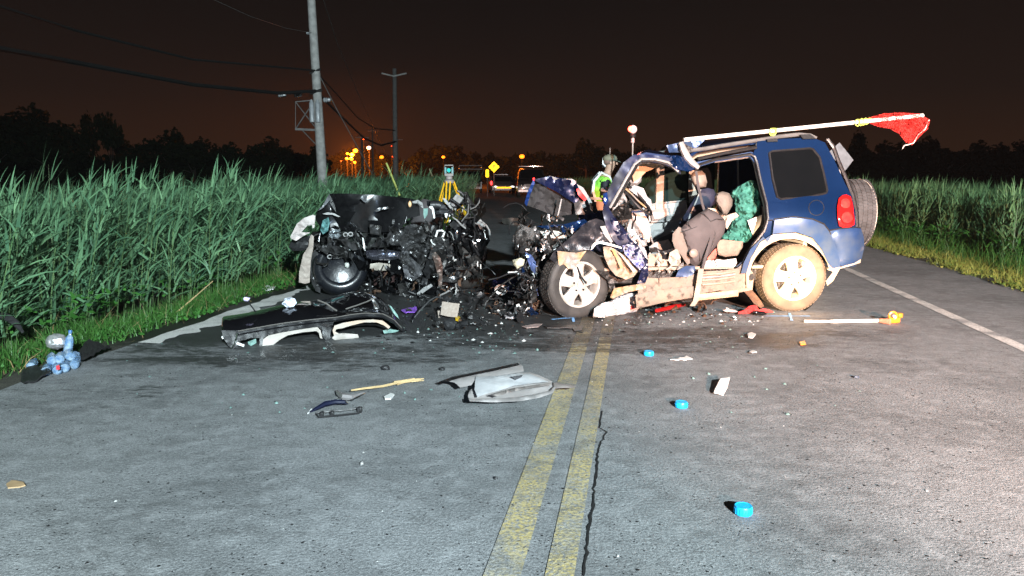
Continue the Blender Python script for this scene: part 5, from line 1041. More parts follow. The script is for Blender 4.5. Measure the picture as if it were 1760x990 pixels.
scraps('torn_metal', STEEL, KS, [(665, 760, 375, 430), (550, 625, 395, 432), (760, 800, 385, 420)], 46, .03, .10, 11, (-.08, .3), wk)
scraps('torn_dark_metal', DARKM, KS, KB, 190, .06, .20, 12, (-.1, .6), wk); scraps('torn_dark_sheets', BLACKD, KS, KB + [(560, 720, 345, 400), (780, 825, 380, 460)], 36, .14, .34, 19, (-.02, .5), wk, 0); scraps('torn_steel_sheets', mat('smeared_grey_metal', (.2, .2, .2)), KS, [(640, 800, 385, 500), (545, 640, 400, 440)], 30, .10, .24, 20, (-.12, .3), wk, 0); scraps('torn_plastic', BLACKPL, KS, KB + [(650, 830, 480, 510)], 150, .05, .18, 13, (-.12, .6), wk, .5)
scraps('broken_glossy_pieces', BLACKP, KS, KB + [(560, 730, 340, 400)], 40, .05, .14, 14, (-.06, .3), wk, 0); scraps('broken_pale_pieces', WHITEP, KS, KB, 34, .015, .05, 15, (-.12, .2), wk, .3)
scraps('torn_rusty_parts', RUST, KS, [(640, 720, 460, 505), (760, 790, 470, 500)], 26, .03, .09, 16, (-.1, .2), wk, .3); scraps('torn_brown_cloth', mat('dark_brown_cloth', (.05, .022, .02), .8), KS, [(650, 700, 455, 505)], 20, .08, .16, 17, (0, .4), wk, 0)
scraps('bent_steel_strips', GREYT, KS, [(770, 830, 340, 400), (690, 800, 430, 500)], 22, .04, .10, 18, (-.1, .3), wk, .6)

# ------------------------------------------------------------------ the cut-off black roof on the road
r0, r1 = G(392, 600), G(704, 572); FR = Frame(r0, r1); RS = FR.S; rx_, ry_ = FR.ex, FR.ey
rt = thing('cut_off_car_roof', (r0 + r1) / 2, 'glossy black car roof cut off and lying on the road with pale window arches', 'car roof')
def rfp(nm, pts, off, th, m, res=5, amp=0, freq=4, puff=0, seed=0): return put(nm, MB().panel(pts, RS, off, th, res, amp=amp, freq=freq, puff=puff, seed=seed), m, rt)
# skin: rows from the near gutter over to the far edge (height profile traced at the near edge)
near = z4([(100, 400), (230, 385), (400, 350), (560, 315), (720, 300), (880, 295), (1010, 350), (1120, 330), (1240, 330), (1380, 345), (1460, 400), (1520, 470)])
gut = z4([(95, 500), (230, 505), (420, 470), (600, 440), (760, 420), (900, 405), (1010, 395), (1120, 375), (1240, 362), (1380, 368), (1470, 415), (1530, 480)])
far = z4([(105, 396), (235, 382), (430, 345), (590, 295), (700, 262), (860, 262), (960, 230), (1080, 190), (1190, 168), (1290, 200), (1390, 240), (1480, 390)])
rows = [[], [], [], [], [], [], []]
for i in range(len(near)):
    g_ = RS(*gut[i], 0); n_ = RS(*near[i], .22); f_ = RS(*far[i], .75)
    b_ = RS(*far[i], .95); b_.z = max(.05, f_.z - .06)
    e_ = V(b_) + ry_ * .14; e_.z = .02
    for k_, p in enumerate((g_, g_.lerp(n_, .5) + EZ * .012, n_, n_.lerp(f_, .5) + EZ * .02, f_, b_, e_)): rows[k_].append(p)
mb = MB().sheet(rows, thick=(0, 0, -.015)); o = put('roof_skin', mb, BLACKP, rt, smooth=45); ss = o.modifiers.new('s', 'SUBSURF'); ss.levels = 1; ss.render_levels = 2
put('roof_ditch', MB().tube([RS(*p, .10) + EZ * .005 for p in z4([(860, 262), (930, 290), (985, 330), (1015, 348)])], .008, 5), mat('grey_scuff', (.12, .11, .10), .4), rt)
put('roof_ditch', MB().tube([RS(*p, .12) + EZ * .008 for p in z4([(1085, 336), (1180, 305), (1260, 275), (1325, 245)])], .007, 5), mat('grey_scuff', (.12, .11, .10)), rt)
for dy in (0, 30): put('gutter_line', MB().tube([RS(p[0], p[1] + dy * .2159, -.012) for p in gut[1:]], .005, 5), BLACKP if dy else mat('grey_scuff', (.12, .11, .10)), rt)
# near side skirt with pillars round two window openings
def inpoly(px, py, P):
    ins = False
    for i in range(len(P)):
        (ax_, ay_), (bx_, by_) = P[i], P[i - 1]
        if (ay_ > py) != (by_ > py) and px < (bx_ - ax_) * (py - ay_) / (by_ - ay_) + ax_: ins = not ins
    return ins
skirt = z4([(95, 498), (230, 503), (600, 440), (900, 405), (1240, 362), (1380, 368), (1470, 413), (1530, 478), (1575, 500), (1540, 512), (1500, 470), (1440, 425), (1360, 392), (1250, 390), (1100, 410), (990, 432), (975, 470), (960, 545), (975, 560), (930, 578), (905, 560), (895, 500), (870, 470), (760, 485), (600, 510), (460, 540), (430, 560), (415, 640), (395, 640), (400, 560), (330, 560), (230, 590), (240, 620), (180, 648), (150, 620), (110, 560)])
rfp('roof_side_rail', skirt, -.01, .03, BLACKP, 4, .008)
rfp('window_arch_trim', z4([(418, 640), (428, 570), (470, 540), (600, 512), (760, 487), (860, 472), (885, 500), (900, 565), (880, 560), (872, 520), (850, 505), (740, 515), (620, 540), (560, 575), (500, 620), (460, 638)]), .01, .03, mat('cream_arch_trim', (.42, .385, .35), .6, 0, (.30, .27, .24), 8, bump=.2), 4, .006)
rfp('window_arch_trim', z4([(992, 540), (980, 500), (995, 462), (1060, 440), (1180, 420), (1300, 412), (1380, 422), (1440, 470), (1425, 488), (1390, 460), (1330, 436), (1230, 436), (1130, 460), (1060, 482), (1010, 490), (1000, 508), (1040, 530)]), .01, .03, mat('cream_peach_trim', (.46, .33, .24), .6, 0, (.38, .33, .28), 8), 4, .006)
rfp('hanging_trim', z4([(975, 560), (1000, 530), (1060, 522), (1180, 530), (1190, 555), (1150, 578), (1080, 580), (1000, 578)]), -.02, .02, mat('cream_arch_trim', (.6, .57, .5)), 4, .02, 7, .01, 3)
put('headliner', MB().sheet([[p - EZ * .03 + ry_ * .05 for p in r] for r in rows[1:5]], thick=(0, 0, -.01)), mat('brown_headliner', (.12, .055, .03), .8), rt)
put('cut_pillar', MB().tube([RS(*p, .02) for p in z4([(180, 510), (130, 545), (100, 560)])], .014, 6), WHITEP, rt); put('cut_pillar', MB().tube([RS(*p, .0) for p in z4([(225, 520), (205, 600), (175, 645)])], .010, 6), CHROME, rt)
put('cut_pillar', MB().tube([RS(*p, -.02) for p in z4([(215, 600), (275, 622)])], .012, 6), WHITEP, rt)
rfp('broken_glass_edge', z4([(305, 590), (370, 565), (375, 600), (330, 625), (308, 610)]), .0, .02, SHARD, 3, .03, 12)
rfp('broken_glass_edge', z4([(1430, 300), (1450, 310), (1500, 380), (1510, 410), (1470, 370)]), .03, .015, SHARD, 3, .02, 12)
rfp('broken_glass_edge', z4([(1380, 500), (1440, 490), (1510, 500), (1480, 515), (1390, 525)]), -.04, .02, SHARD, 3, .03, 12)
single('light_spot', MB().panel(z4([(575, 290), (600, 245), (640, 236), (680, 248), (695, 280), (670, 310), (620, 318)]), RS, .20, .02, 3, amp=.05, freq=16, puff=.03, seed=5), mat('light_spot_white', (.75, .82, .95), .15, 0, (.5, .55, .65), 30, bump=.8), 'bluish white patch standing in for a spot of light on the black roof', 'light spot')  # spot of light on the roof, built as a raised pale patch
t = thing('flower_clip', RS(*z4([(300, 250)])[0], .25), 'thin black rod with a small white and violet tip leaning on the black roof', 'rod')
put('rod', MB().tube([RS(*p, .15) for p in z4([(300, 262), (370, 355)])], .006, 5), BLACKPL, t); put('tip', MB().blob(RS(*z4([(295, 250)])[0], .15), (.028, .02, .02), .4, 4, 2), mat('pale_violet', (.7, .62, .9), .5), t)

# ------------------------------------------------------------------ survey instrument on its yellow tripod
TY = 14.0; hd = PY(772, 312, TY); t = thing('survey_tripod', (hd.x, hd.y, 0), 'yellow survey tripod standing on the road behind the black wreck', 'tripod')
put('tripod_head', MB().lathe([(0, -.03), (.09, -.03), (.10, .02), (.05, .05), (0, .05)], hd, (0, 0, 1), 16), GREYT, t)
for a in (-95, 25, 145):
    ft = V((hd.x, hd.y, 0)) + V((math.cos(math.radians(a)), math.sin(math.radians(a)), 0)) * .62; st = hd + (ft - V((hd.x, hd.y, 0))) * .13
    sd = V((-math.sin(math.radians(a)), math.cos(math.radians(a)), 0)) * .035
    mb = MB(); md = st.lerp(ft, .55); mb.tube([st + sd, md + sd * .8], .016, 6); mb.tube([st - sd, md - sd * .8], .016, 6); mb.tube([md, ft], .018, 6); mb.tube([md + sd, md - sd], .014, 5); put('leg', mb, YELL, t)
t = thing('survey_instrument', hd + V((0, 0, .05)), 'pale teal survey instrument mounted on the yellow tripod', 'survey instrument')
TE = mat('pale_teal_plastic', (.16, .36, .39), .5); b0_ = hd + V((0, 0, .05))
put('base_plate', MB().lathe([(0, 0), (.08, 0), (.08, .05), (.05, .07), (0, .07)], b0_, (0, 0, 1), 14), GREYT, t)
put('side_arm', MB().box(b0_ + V((-.085, 0, .16)), (.05, .12, .20)), TE, t, bevel=.012); put('side_arm', MB().box(b0_ + V((.085, 0, .16)), (.05, .12, .20)), TE, t, bevel=.012)
put('yoke_base', MB().box(b0_ + V((0, 0, .09)), (.21, .14, .06)), GREYT, t, bevel=.01); put('telescope', MB().lathe([(0, -.10), (.045, -.10), (.05, 0), (.045, .1), (0, .1)], b0_ + V((0, 0, .19)), (0, 1, 0), 14), mat('teal_lens', (.02, .45, .42), .1, emit=(.1, .9, .8), es=.22), t)
put('carry_handle', MB().tube([b0_ + V(q) for q in ((-.10, 0, .25), (-.10, 0, .30), (.10, 0, .30), (.10, 0, .25))], .014, 6), GREYT, t)

t.scale = (.78, .78, .85)
# ------------------------------------------------------------------ prism pole with a red light, white card on a thin rod
LY = 10.4; c = PY(1088, 225, LY); t = thing('light_pole', (c.x, c.y, 0), 'thin grey pole with a round white and red lamp behind the windscreen pillar', 'pole')
put('rod', MB().tube([V((c.x, c.y, 0)), V((c.x, c.y, c.z - .05))], .012, 7), GALV, t)
put('lamp_globe', MB().blob(c + V((0, 0, .02)), (.055, .055, .060), sub=3), mat('pale_pink_globe', (.8, .6, .6), .3, emit=(1, .5, .45), es=.12), t)
put('red_light', MB().blob(c + V((-.045, -.050, .025)), (.034, .022, .040), sub=2), mat('red_light_strong', (1, .05, .03), .4, emit=(1, .05, .03), es=22), t)
put('lamp_collar', MB().lathe([(0, 0), (.04, 0), (.045, .02), (.035, .045), (0, .045)], c + V((0, 0, -.09)), (0, 0, 1), 14), BLACKPL, t)
put('lamp_neck', MB().lathe([(0, 0), (.024, 0), (.024, .06), (0, .06)], c + V((0, 0, -.16)), (0, 0, 1), 10), mat('pink_neck', (.6, .4, .4), .4), t)
c = PY(1041, 279.5, 12.4); t = thing('target_pole', (c.x + .07, c.y, 0), 'thin rod carrying a small white square card beside the officer cap', 'survey pole')
k = .055; put('card', MB().prism([c + V((x * k, 0, z * k * 1.4)) for x, z in ((-1, -1), (1, -1), (1, 1), (-1, 1))], (0, .01, 0)), mat('white_card', (.9, .9, .9), .5), t, smooth=0)
tp = PY(1048.5, 254, 12.4); put('rod', MB().tube([V((c.x + .07, c.y - .02, 0)), tp], .006, 5), GREYT, t)
put('card_mark', MB().prism([c + V((x * k, -.004, z * k)) for x, z in ((.1, -.35), (.8, -.35), (.8, .3), (.45, .3))], (0, .003, 0)), mat('card_print', (.45, .47, .5), .6), t, smooth=0)

# ------------------------------------------------------------------ officer in a lime vest
OY = 11.6
def skin_body(name, joints, edges, m, par, sub=2):
    me = bpy.data.meshes.new(name); r = rootof(par).location; me.from_pydata([tuple(V(j[0]) - r) for j in joints], edges, []); o = bpy.data.objects.new(name, me); col.objects.link(o); o.parent = par
    sk = o.modifiers.new('skin', 'SKIN'); sk.use_smooth_shade = True
    for i, j in enumerate(joints): me.skin_vertices[0].data[i].radius = j[1] if isinstance(j[1], tuple) else (j[1], j[1])
    me.skin_vertices[0].data[0].use_root = True
    s_ = o.modifiers.new('sub', 'SUBSURF'); s_.levels = sub; s_.render_levels = sub; me.materials.append(m); return o
hp = PY(1052, 283, OY); bx, by = hp.x - .16, hp.y
man = thing('person', (bx, by, 0), 'officer in cap and lime green reflective vest looking down behind the wrecked bonnet', 'person')
def J(x, y, z, r): return (V((bx + x, by + y, z)), r)
# faces +x, leaning forward, hands at the waist before him
sk_j = [J(0, 0, .93, (.15, .14)), J(.0, 0, 1.12, (.13, .13)), J(.02, 0, 1.32, (.15, .16)), J(.05, 0, 1.44, (.11, .12)), J(.09, 0, 1.52, (.055, .06)), J(.125, 0, 1.60, (.075, .075)), J(.14, 0, 1.68, (.09, .085)), J(.135, 0, 1.745, (.06, .06)),
        J(.03, -.19, 1.41, .06), J(.02, -.24, 1.13, .045), J(.20, -.20, 1.03, .036), J(.29, -.17, 1.01, .030),
        J(.03, .19, 1.41, .06), J(.02, .24, 1.13, .045), J(.20, .20, 1.03, .036), J(.29, .17, 1.01, .030),
        J(0, -.10, .82, .095), J(.03, -.11, .48, .062), J(-.01, -.12, .10, .045), J(.14, -.13, .045, .035),
        J(0, .10, .82, .095), J(-.02, .11, .48, .062), J(-.10, .12, .10, .045), J(.05, .13, .045, .035)]
ed_ = [(0, 1), (1, 2), (2, 3), (3, 4), (4, 5), (5, 6), (6, 7), (3, 8), (8, 9), (9, 10), (10, 11), (3, 12), (12, 13), (13, 14), (14, 15), (0, 16), (16, 17), (17, 18), (18, 19), (0, 20), (20, 21), (21, 22), (22, 23)]
hand = [(.05, -.025, -.01), (.06, -.008, -.012), (.058, .010, -.012), (.045, .026, -.008), (.02, .035, .02)]
for hb_, wr in ((11, 1), (15, -1)):
    hx = sk_j[hb_][0]; 
    for (fx_, fy, fz) in hand:
        a = hx + V((fx_ * .8, fy * wr, fz)); b_ = a + V((.035, fy * .2 * wr, -.03)); n_ = len(sk_j); sk_j += [(a, .010), (b_, .008)]; ed_ += [(hb_, n_), (n_, n_ + 1)]
body = skin_body('body', sk_j, ed_, SKIN, man)
def off(js, k): return [(p, tuple(x + k for x in r) if isinstance(r, tuple) else r + k) for p, r in js]
jk = off([sk_j[i] for i in (1, 0, 2, 3, 8, 9, 10, 12, 13, 14)], .016); skin_body('jacket', jk, [(0, 1), (0, 2), (2, 3), (3, 4), (4, 5), (5, 6), (3, 7), (7, 8), (8, 9)], NAVY, man)
tr = off([sk_j[i] for i in (0, 16, 17, 18, 20, 21, 22)], .012); skin_body('trousers', tr, [(0, 1), (1, 2), (2, 3), (0, 4), (4, 5), (5, 6)], NAVY, man)
vs_ = [J(.01, 0, 1.02, (.165, .175)), J(.01, 0, 1.18, (.155, .17)), J(.02, 0, 1.33, (.172, .20)), J(.04, 0, 1.43, (.135, .19)), J(.03, -.17, 1.425, .082), J(.025, -.225, 1.33, .074), J(.03, .17, 1.425, .082), J(.025, .225, 1.33, .074)]
skin_body('vest', vs_, [(0, 1), (1, 2), (2, 3), (3, 4), (4, 5), (3, 6), (6, 7)], HIVIS, man)
mb = MB()
for sgn in (-1, 1): mb.tube([V((bx + x, by + y * sgn, z)) for x, y, z in ((-.10, .10, 1.08), (-.145, .11, 1.25), (-.13, .11, 1.40), (-.02, .12, 1.53), (.10, .11, 1.47), (.185, .10, 1.30), (.17, .10, 1.1))], .022, 6)
mb.tube([V((bx + .01 + .185 * math.cos(a), by + .19 * math.sin(a), 1.13)) for a in [k * .35 for k in range(19)]], .024, 6)
put('reflective_tape', mb, REFL, man)
put('sleeve_band', MB().tube([V((bx + .022 + .0 * i, by - .235, 1.30 - .012 * i)) for i in range(6)], [.055, .066, .067, .067, .066, .055], 12), REFL, man)
put('sleeve_band', MB().tube([V((bx + .02, by - .243, 1.18 - .012 * i)) for i in range(4)], [.055, .062, .062, .055], 12), HIVIS, man)
hc = V((bx + .135, by, 1.69))
put('cap', MB().blob(hc + V((-.01, 0, .055)), (.115, .10, .072), .03, 2, 3, minz=hc.z + .02), OLIVE, man)
put('cap_peak', MB().sheet([[hc + V((.07 + .085 * u, .075 * v * (1 - .35 * u * u), .035 - .028 * u)) for v in (-1, -.5, 0, .5, 1)] for u in (0, .5, 1)], thick=(0, 0, -.008)), OLIVE, man)
put('nose', MB().blob(hc + V((.098, 0, -.02)), (.018, .013, .022), sub=2), SKIN, man); put('mouth', MB().box(hc + V((.084, 0, -.065)), (.01, .04, .006)), mat('lip', (.35, .15, .12), .5), man, bevel=.002)
for sgn in (-1, 1):
    put('ear', MB().blob(hc + V((-.005, .087 * sgn, -.012)), (.022, .008, .032), .1, 3, 2), SKIN, man); put('eye', MB().blob(hc + V((.083, .033 * sgn, .005)), (.008, .012, .007), sub=2), mat('dark_eye', (.02, .015, .012), .2), man)
put('hair', MB().blob(hc + V((-.03, 0, .01)), (.082, .092, .065), .06, 5, 3), mat('greying_hair', (.12, .11, .10), .8), man)

# ------------------------------------------------------------------ things lying on the road
def gp(pts, z=0): return [G(x, y, z) for x, y in pts]
def flat(name, pts, m, label, cat, z=.008, th=.008, amp=.0, freq=9, puff=0, res=5, seed=0, lift=None, **k):
    """a thin thing lying on the road: outline in photo pixels on the ground, dented upward"""
    SG = lambda x, y, o: (lambda g: V((g.x, g.y, max(.004, -o + z + (lift(x, y) if lift else 0)))))(G(x, y, 0 if not lift else 0))
    mb = MB().panel(pts, SG, 0, -th if False else th * .0 + .0001 - .0, res, amp=0) if False else None
    mb = MB(); mb.panel(pts, lambda x, y, o: SG(x, y, o), -th, th, res, amp=-amp, freq=freq, puff=puff, seed=seed)
    return single(name, mb, m, label, cat, **k)
def cap(px, py, r, h, label, rot=0):
    g = G(px, py); t = thing('marker_cap', g, label, 'marker cap', rotz=rot, group='blue marker caps on the asphalt')
    put('ring', MB().lathe([(r * .96, 0), (r, h * .15), (r, h * .88), (r * .95, h), (r * .84, h), (r * .82, h * .97), (r * .3, h * .96), (0, h * .96)], g + V((0, 0, .002)), (0, 0, 1), 28), BLUECAP, t)
    mb = MB()
    for i in range(20):
        a = i * math.pi / 10; mb.box(g + V((math.cos(a) * r, math.sin(a) * r, h * .5)), (.004, .004, h * .66), Matrix.Rotation(a, 3, 'Z'))
    o = put('grip_ribs', mb, BLUECAP, t, smooth=0); o['kind'] = 'stuff'
cap(1277, 883, .039, .038, 'bright blue cap nearest the camera at the lower right'); cap(1171, 700, .040, .036, 'bright blue cap midway between the other two'); cap(1115, 611, .040, .036, 'bright blue cap farthest away, nearest the front wheel')
# grey white door trim panel, in pieces
t = thing('broken_trim_panel', G(880, 685), 'large broken grey white interior panel lying against the yellow line', 'broken panel')
z8 = Zf(500, 600, .2955)
def tp(nm, pts, m, z, th, amp=.01, puff=0, seed=0, lf=None):
    ys = [p[1] for p in pts]; yb = max(ys)
    SG = lambda x, y, o: (lambda zz: G(x, y, zz))(max(.004, z - o + (lf(x, y) if lf else 0)))
    return put(nm, MB().panel(pts, SG, 0, th, 5, amp=amp, freq=7, puff=puff, seed=seed), m, t, smooth=40)
PG = mat('grey_white_panel', (.50, .47, .46), .75, 0, (.40, .37, .36), 6, bump=.1)
tp('panel_shell', z8([(1030, 268), (1040, 240), (1068, 220), (1070, 150), (1160, 150), (1300, 138), (1390, 136), (1440, 150), (1520, 188), (1536, 215), (1520, 250), (1440, 275), (1330, 295), (1180, 302), (1060, 300), (1032, 290)]), PG, .05, .015, .006, 0, 1)
tp('panel_face', z8([(1075, 160), (1180, 158), (1300, 142), (1385, 142), (1430, 160), (1500, 190), (1400, 200), (1290, 215), (1200, 245), (1130, 262), (1085, 280), (1068, 235)]), mat('white_panel_face', (.78, .78, .79), .7, 0, (.55, .56, .58), 5, bump=.15), .08, .015, .006, .003, 2)
tp('panel_dent', z8([(1280, 160), (1350, 150), (1340, 165), (1310, 178)]), mat('panel_grey_patch', (.28, .28, .30), .5), .10, .006, .004, 0, 3)
tp('panel_rib', z8([(1160, 265), (1300, 225), (1510, 195), (1520, 208), (1400, 225), (1300, 245), (1200, 275)]), mat('beige_grey_rib', (.36, .32, .30), .6), .10, .02, .01, .006, 4)
tp('panel_rim', z8([(1032, 282), (1060, 290), (1190, 288), (1320, 278), (1430, 260), (1510, 240), (1530, 218), (1540, 222), (1525, 255), (1440, 285), (1330, 304), (1180, 310), (1040, 304)]), PG, .07, .02, .006, .005, 5)
tp('panel_wing', z8([(905, 185), (1000, 160), (1200, 118), (1325, 80), (1350, 100), (1355, 130), (1300, 140), (1070, 180), (1050, 210), (985, 225), (965, 205), (950, 195)]), PG, .07, .010, .006, .002, 6)
tp('dark_edge', z8([(880, 185), (940, 160), (1100, 128), (1320, 80), (1330, 92), (1180, 125), (1000, 162), (905, 192)]), BLACKPL, .10, .012, .004, 0, 7)
tp('pointed_end', z8([(1528, 192), (1560, 196), (1640, 210), (1664, 216), (1640, 226), (1580, 226), (1530, 230)]), mat('beige_grey_rib', (.36, .32, .30)), .06, .02, .004, .006, 8)
# wooden stick, curved trim, black handle
P = [G(x, y, .012 + h) for (x, y), h in zip(z8([(350, 240), (430, 228), (530, 216), (620, 196), (700, 182), (772, 172)]), (.02, .03, .015, .02, .015, .01))]
t = thing('splintered_stick', G(655, 665), 'splintered pale wooden stick lying on the asphalt', 'stick'); put('shaft', MB().tube(P, [.006, .008, .009, .010, .013, .004], 6), STRAW, t)
for a, b_ in (((600, 190), (720, 170)), ((700, 188), (775, 182)), ((620, 205), (700, 180))): put('splinter', MB().tube([G(*q, .025) for q in z8([a, b_])], [.006, .003], 4), STRAW, t)
t = thing('curved_trim', G(600, 682), 'curved black and silver trim piece beside the stick', 'trim')
put('arc', MB().tube([G(*q, .03) for q in z8([(264, 240), (280, 262), (310, 278), (350, 278), (380, 268), (425, 252)])], [.004, .018, .024, .022, .012, .006], 7), mat('satin_silver_trim', (.42, .40, .40), .25, .6, (.3, .28, .28), 9), t)
put('black_edge', MB().tube([G(*q, .014) for q in z8([(270, 255), (300, 285), (350, 292), (385, 278), (430, 255)])], [.006, .014, .014, .010, .005], 6), BLACKP, t)  # thin black tube along the lower side of the silver arc
t = thing('broken_door_handle', G(575, 708), 'broken black handle with a thin rectangular frame, lowest in the group', 'handle')
put('grip', MB().tube([G(*q, h) for q, h in zip(z8([(100, 370), (150, 345), (200, 318), (260, 306), (310, 308), (330, 318)]), (.01, .03, .05, .055, .05, .03))], [.004, .012, .018, .016, .014, .006], 7), mat('dark_blue_black_gloss', (.008, .011, .03), .12, .2, coat=1), t)
put('frame', MB().tube([G(*q, .012) for q in z8([(145, 372), (230, 362), (300, 356), (395, 345), (408, 360), (395, 372), (280, 385), (160, 396), (148, 380)])], .007, 5), BLACKPL, t)
for q in ((180, 378), (240, 374)): put('clip', MB().box(G(*z8([q])[0], .016), (.02, .03, .03)), BLACKPL, t, bevel=.003)
put('end_block', MB().box(G(*z8([(400, 352)])[0], .02), (.03, .03, .035)), BLACKPL, t, bevel=.004); put('torn_tip', MB().tube([G(*q, .014) for q in z8([(98, 375), (120, 352)])], [.003, .008], 5), WHITEP, t)
# small litter
def rock(px, py, r, m, label, cat, name='fragment', amp=.35, seed=0):
    g = G(px, py); mb = MB().blob(g + V((0, 0, r[2] * .8)), r, amp, 2.2, 2, seed=seed, minz=.001); single(name, mb, m, label, cat, smooth=0)
rock(663, 636, (.035, .025, .022), BLACKPL, 'small black plastic lump above the wooden stick', 'fragment', seed=1); rock(760, 637, (.022, .02, .016), BLACKPL, 'small black lump left of the grey panel', 'fragment', seed=2)
rock(852, 824, (.012, .010, .008), BLACKPL, 'tiny black fragment alone in the near left lane', 'fragment', seed=3); rock(622, 800, (.010, .012, .012), GREYT, 'tiny grey fragment alone far below the black handle', 'fragment', seed=4)
flat('paper_scrap', [(612, 800)] and [(660, 686), (672, 680), (678, 682), (672, 689), (662, 690)], WHITEP, 'small off white chip below the wooden stick', 'scrap', z=.01, th=.01, res=4)
flat('wood_chip', z8([(0, 0)]) and [(11, 835), (20, 829), (40, 831), (44, 837), (34, 840), (14, 842)], mat('tan_wood_chip', (.48, .33, .18), .7), 'tan broken stick lying alone at the left edge of the near road', 'wood chip', z=.004, th=.006, amp=.004, puff=.002, res=4)
flat('white_shard', [(1227, 679), (1238, 662), (1254, 660), (1250, 672), (1243, 682)], WHITEP, 'white rectangular shard standing out on the right lane', 'scrap', z=.012, th=.012, amp=.006, res=4, lift=lambda x, y: .03 * (680 - y) / 20)
flat('white_shard', [(1152, 621), (1172, 618), (1180, 614), (1190, 619), (1178, 622), (1165, 623)], WHITEP, 'torn white paper bit beside the farthest blue cap', 'scrap', z=.01, th=.006, amp=.012, res=3)
flat('white_shard', [(1284, 577), (1292, 575), (1299, 579), (1294, 585), (1286, 583)], WHITEP, 'small white scrap below the rear wheel', 'scrap', z=.012, th=.012, amp=.01, res=3)
flat('white_shard', [(1287, 608), (1293, 604), (1301, 609), (1292, 611)], WHITEP, 'thin white scrap lower down than the one under the rear wheel', 'scrap', z=.01, th=.004, amp=.01, res=3)
flat('orange_fragment', [(1374, 590), (1383, 588), (1385, 594), (1376, 595)], ORANGE, 'small orange chip on the warm lit asphalt right of the rear wheel', 'fragment', z=.008, th=.006, res=3)
for i, (x, y, l_) in enumerate(((1472, 650, 'dark blue grey fragment on the right lane'), (600, 510, 'dark plastic end piece against the black roof'))[:1]): rock(x, y, (.02, .014, .012), mat('slate_fragment', (.05, .07, .10), .5), l_, 'fragment', seed=9)
t = thing('brown_board', G(772, 548), 'square brown board propped on edge in the debris between the cars', 'board')
FQ = Frame(G(757, 546), G(790, 547)); put('sheet', MB().panel([(760, 518), (773, 520), (790, 522), (786, 546), (770, 544), (757, 541)], FQ.S, 0, .012, 4, amp=.006, lean=(0, -.004)), CARDB, t)
put('patch', MB().panel([(761, 520), (773, 522), (772, 534), (761, 532)], FQ.S, -.012, .006, 4), mat('pale_board_patch', (.36, .33, .30), .7), t); put('torn_tab', MB().panel([(752, 534), (758, 534), (758, 543), (754, 548)], FQ.S, 0, .01, 4, amp=.01), CARDB, t)
flat('purple_cloth', [(690, 540), (700, 534), (716, 534), (717, 538), (708, 541), (698, 543)], PURP, 'small violet cloth in the dark debris right of the black roof', 'cloth', z=.02, th=.01, amp=.02, res=3)
flat('yellow_fragment', [(782, 550), (788, 548), (791, 552), (788, 555), (783, 554)], YELL, 'small yellow fragment below the brown board', 'fragment', z=.015, th=.02, amp=.01, res=3)
flat('white_rag', [(866, 550), (874, 543), (884, 539), (893, 541), (893, 551), (880, 553)], mat('grey_white_cloth', (.5, .5, .52), .8, bump=.4), 'crumpled grey white rag left of the front wheel', 'rag', z=.02, th=.015, amp=.03, res=3)
flat('pink_strip', [(897, 563), (920, 559), (932, 559), (925, 564), (905, 566)], mat('pinkish_beige', (.38, .30, .28), .7), 'flat pinkish strip in front of the front wheel', 'strip', z=.01, th=.005, res=4)
flat('black_strip', [(935, 563), (985, 561), (1002, 564), (1000, 571), (988, 572), (984, 566), (940, 566)], BLACKPL, 'thin black strip with a hooked end beside the yellow line', 'strip', z=.01, th=.008, amp=.006, res=4)
# airbag cloth by the front wheel
t = thing('crumpled_white_cloth', G(1062, 540), 'bulky crumpled white cloth with a red print between front wheel and sill', 'cloth')
FW_ = Frame(G(1020, 546), G(1098, 533)); put('bundle', MB().panel([(1021, 543), (1024, 528), (1034, 521), (1050, 517), (1062, 510), (1078, 504), (1095, 503), (1097, 530), (1094, 536), (1070, 542), (1045, 545)], FW_.S, -.05, .06, 4, amp=.055, freq=12, puff=.07, seed=3), WHITEF, t, smooth=50)
put('flap', MB().panel([(1066, 510), (1095, 503), (1098, 531), (1078, 536), (1072, 522)], FW_.S, -.10, .01, 4, amp=.02, freq=6), WHITEF, t); put('red_print', MB().panel([(1083, 526), (1090, 525), (1091, 531), (1084, 532)], FW_.S, -.125, .004, 3), mat('pale_red_print', (.75, .12, .12), .7), t)
put('clear_wrap', MB().panel([(1019, 545), (1022, 530), (1030, 526), (1038, 534), (1040, 546)], FW_.S, -.12, .02, 3, amp=.05, freq=14, puff=.02, seed=8), mat('translucent_bag', (.7, .7, .7)), t)
# red cloth and black stick at the rear wheel
FX = Frame(G(1268, 541), G(1330, 541)); single('red_cloth', MB().panel(z6([(625, 845), (630, 820), (700, 800), (760, 750), (820, 735), (850, 745), (880, 790), (940, 780), (1000, 790), (1060, 820), (960, 830), (800, 830), (720, 845)]), FX.S, -.04, .02, 3, amp=.05, freq=10, puff=.015, seed=4), REDC, 'crumpled red cloth lying on the road just left of the rear wheel', 'cloth')
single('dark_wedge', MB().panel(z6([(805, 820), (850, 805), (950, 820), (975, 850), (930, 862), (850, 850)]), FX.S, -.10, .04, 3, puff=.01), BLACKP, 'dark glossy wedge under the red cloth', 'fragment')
single('pink_cloth_scrap', MB().panel(z6([(440, 800), (500, 785), (590, 800), (625, 820), (560, 825), (480, 818)]), FX.S, -.02, .02, 3, amp=.02), mat('pale_pink_cloth', (.55, .36, .32), .8), 'pale pink scrap lying left of the red cloth', 'scrap')
single('tangled_clip', MB().tube([G(x, y, .015) for x, y in ((1199, 533), (1204, 528), (1212, 528), (1214, 532), (1206, 535), (1200, 534))], .010, 5), BLACKPL, 'small black clip on the road below the step', 'clip')
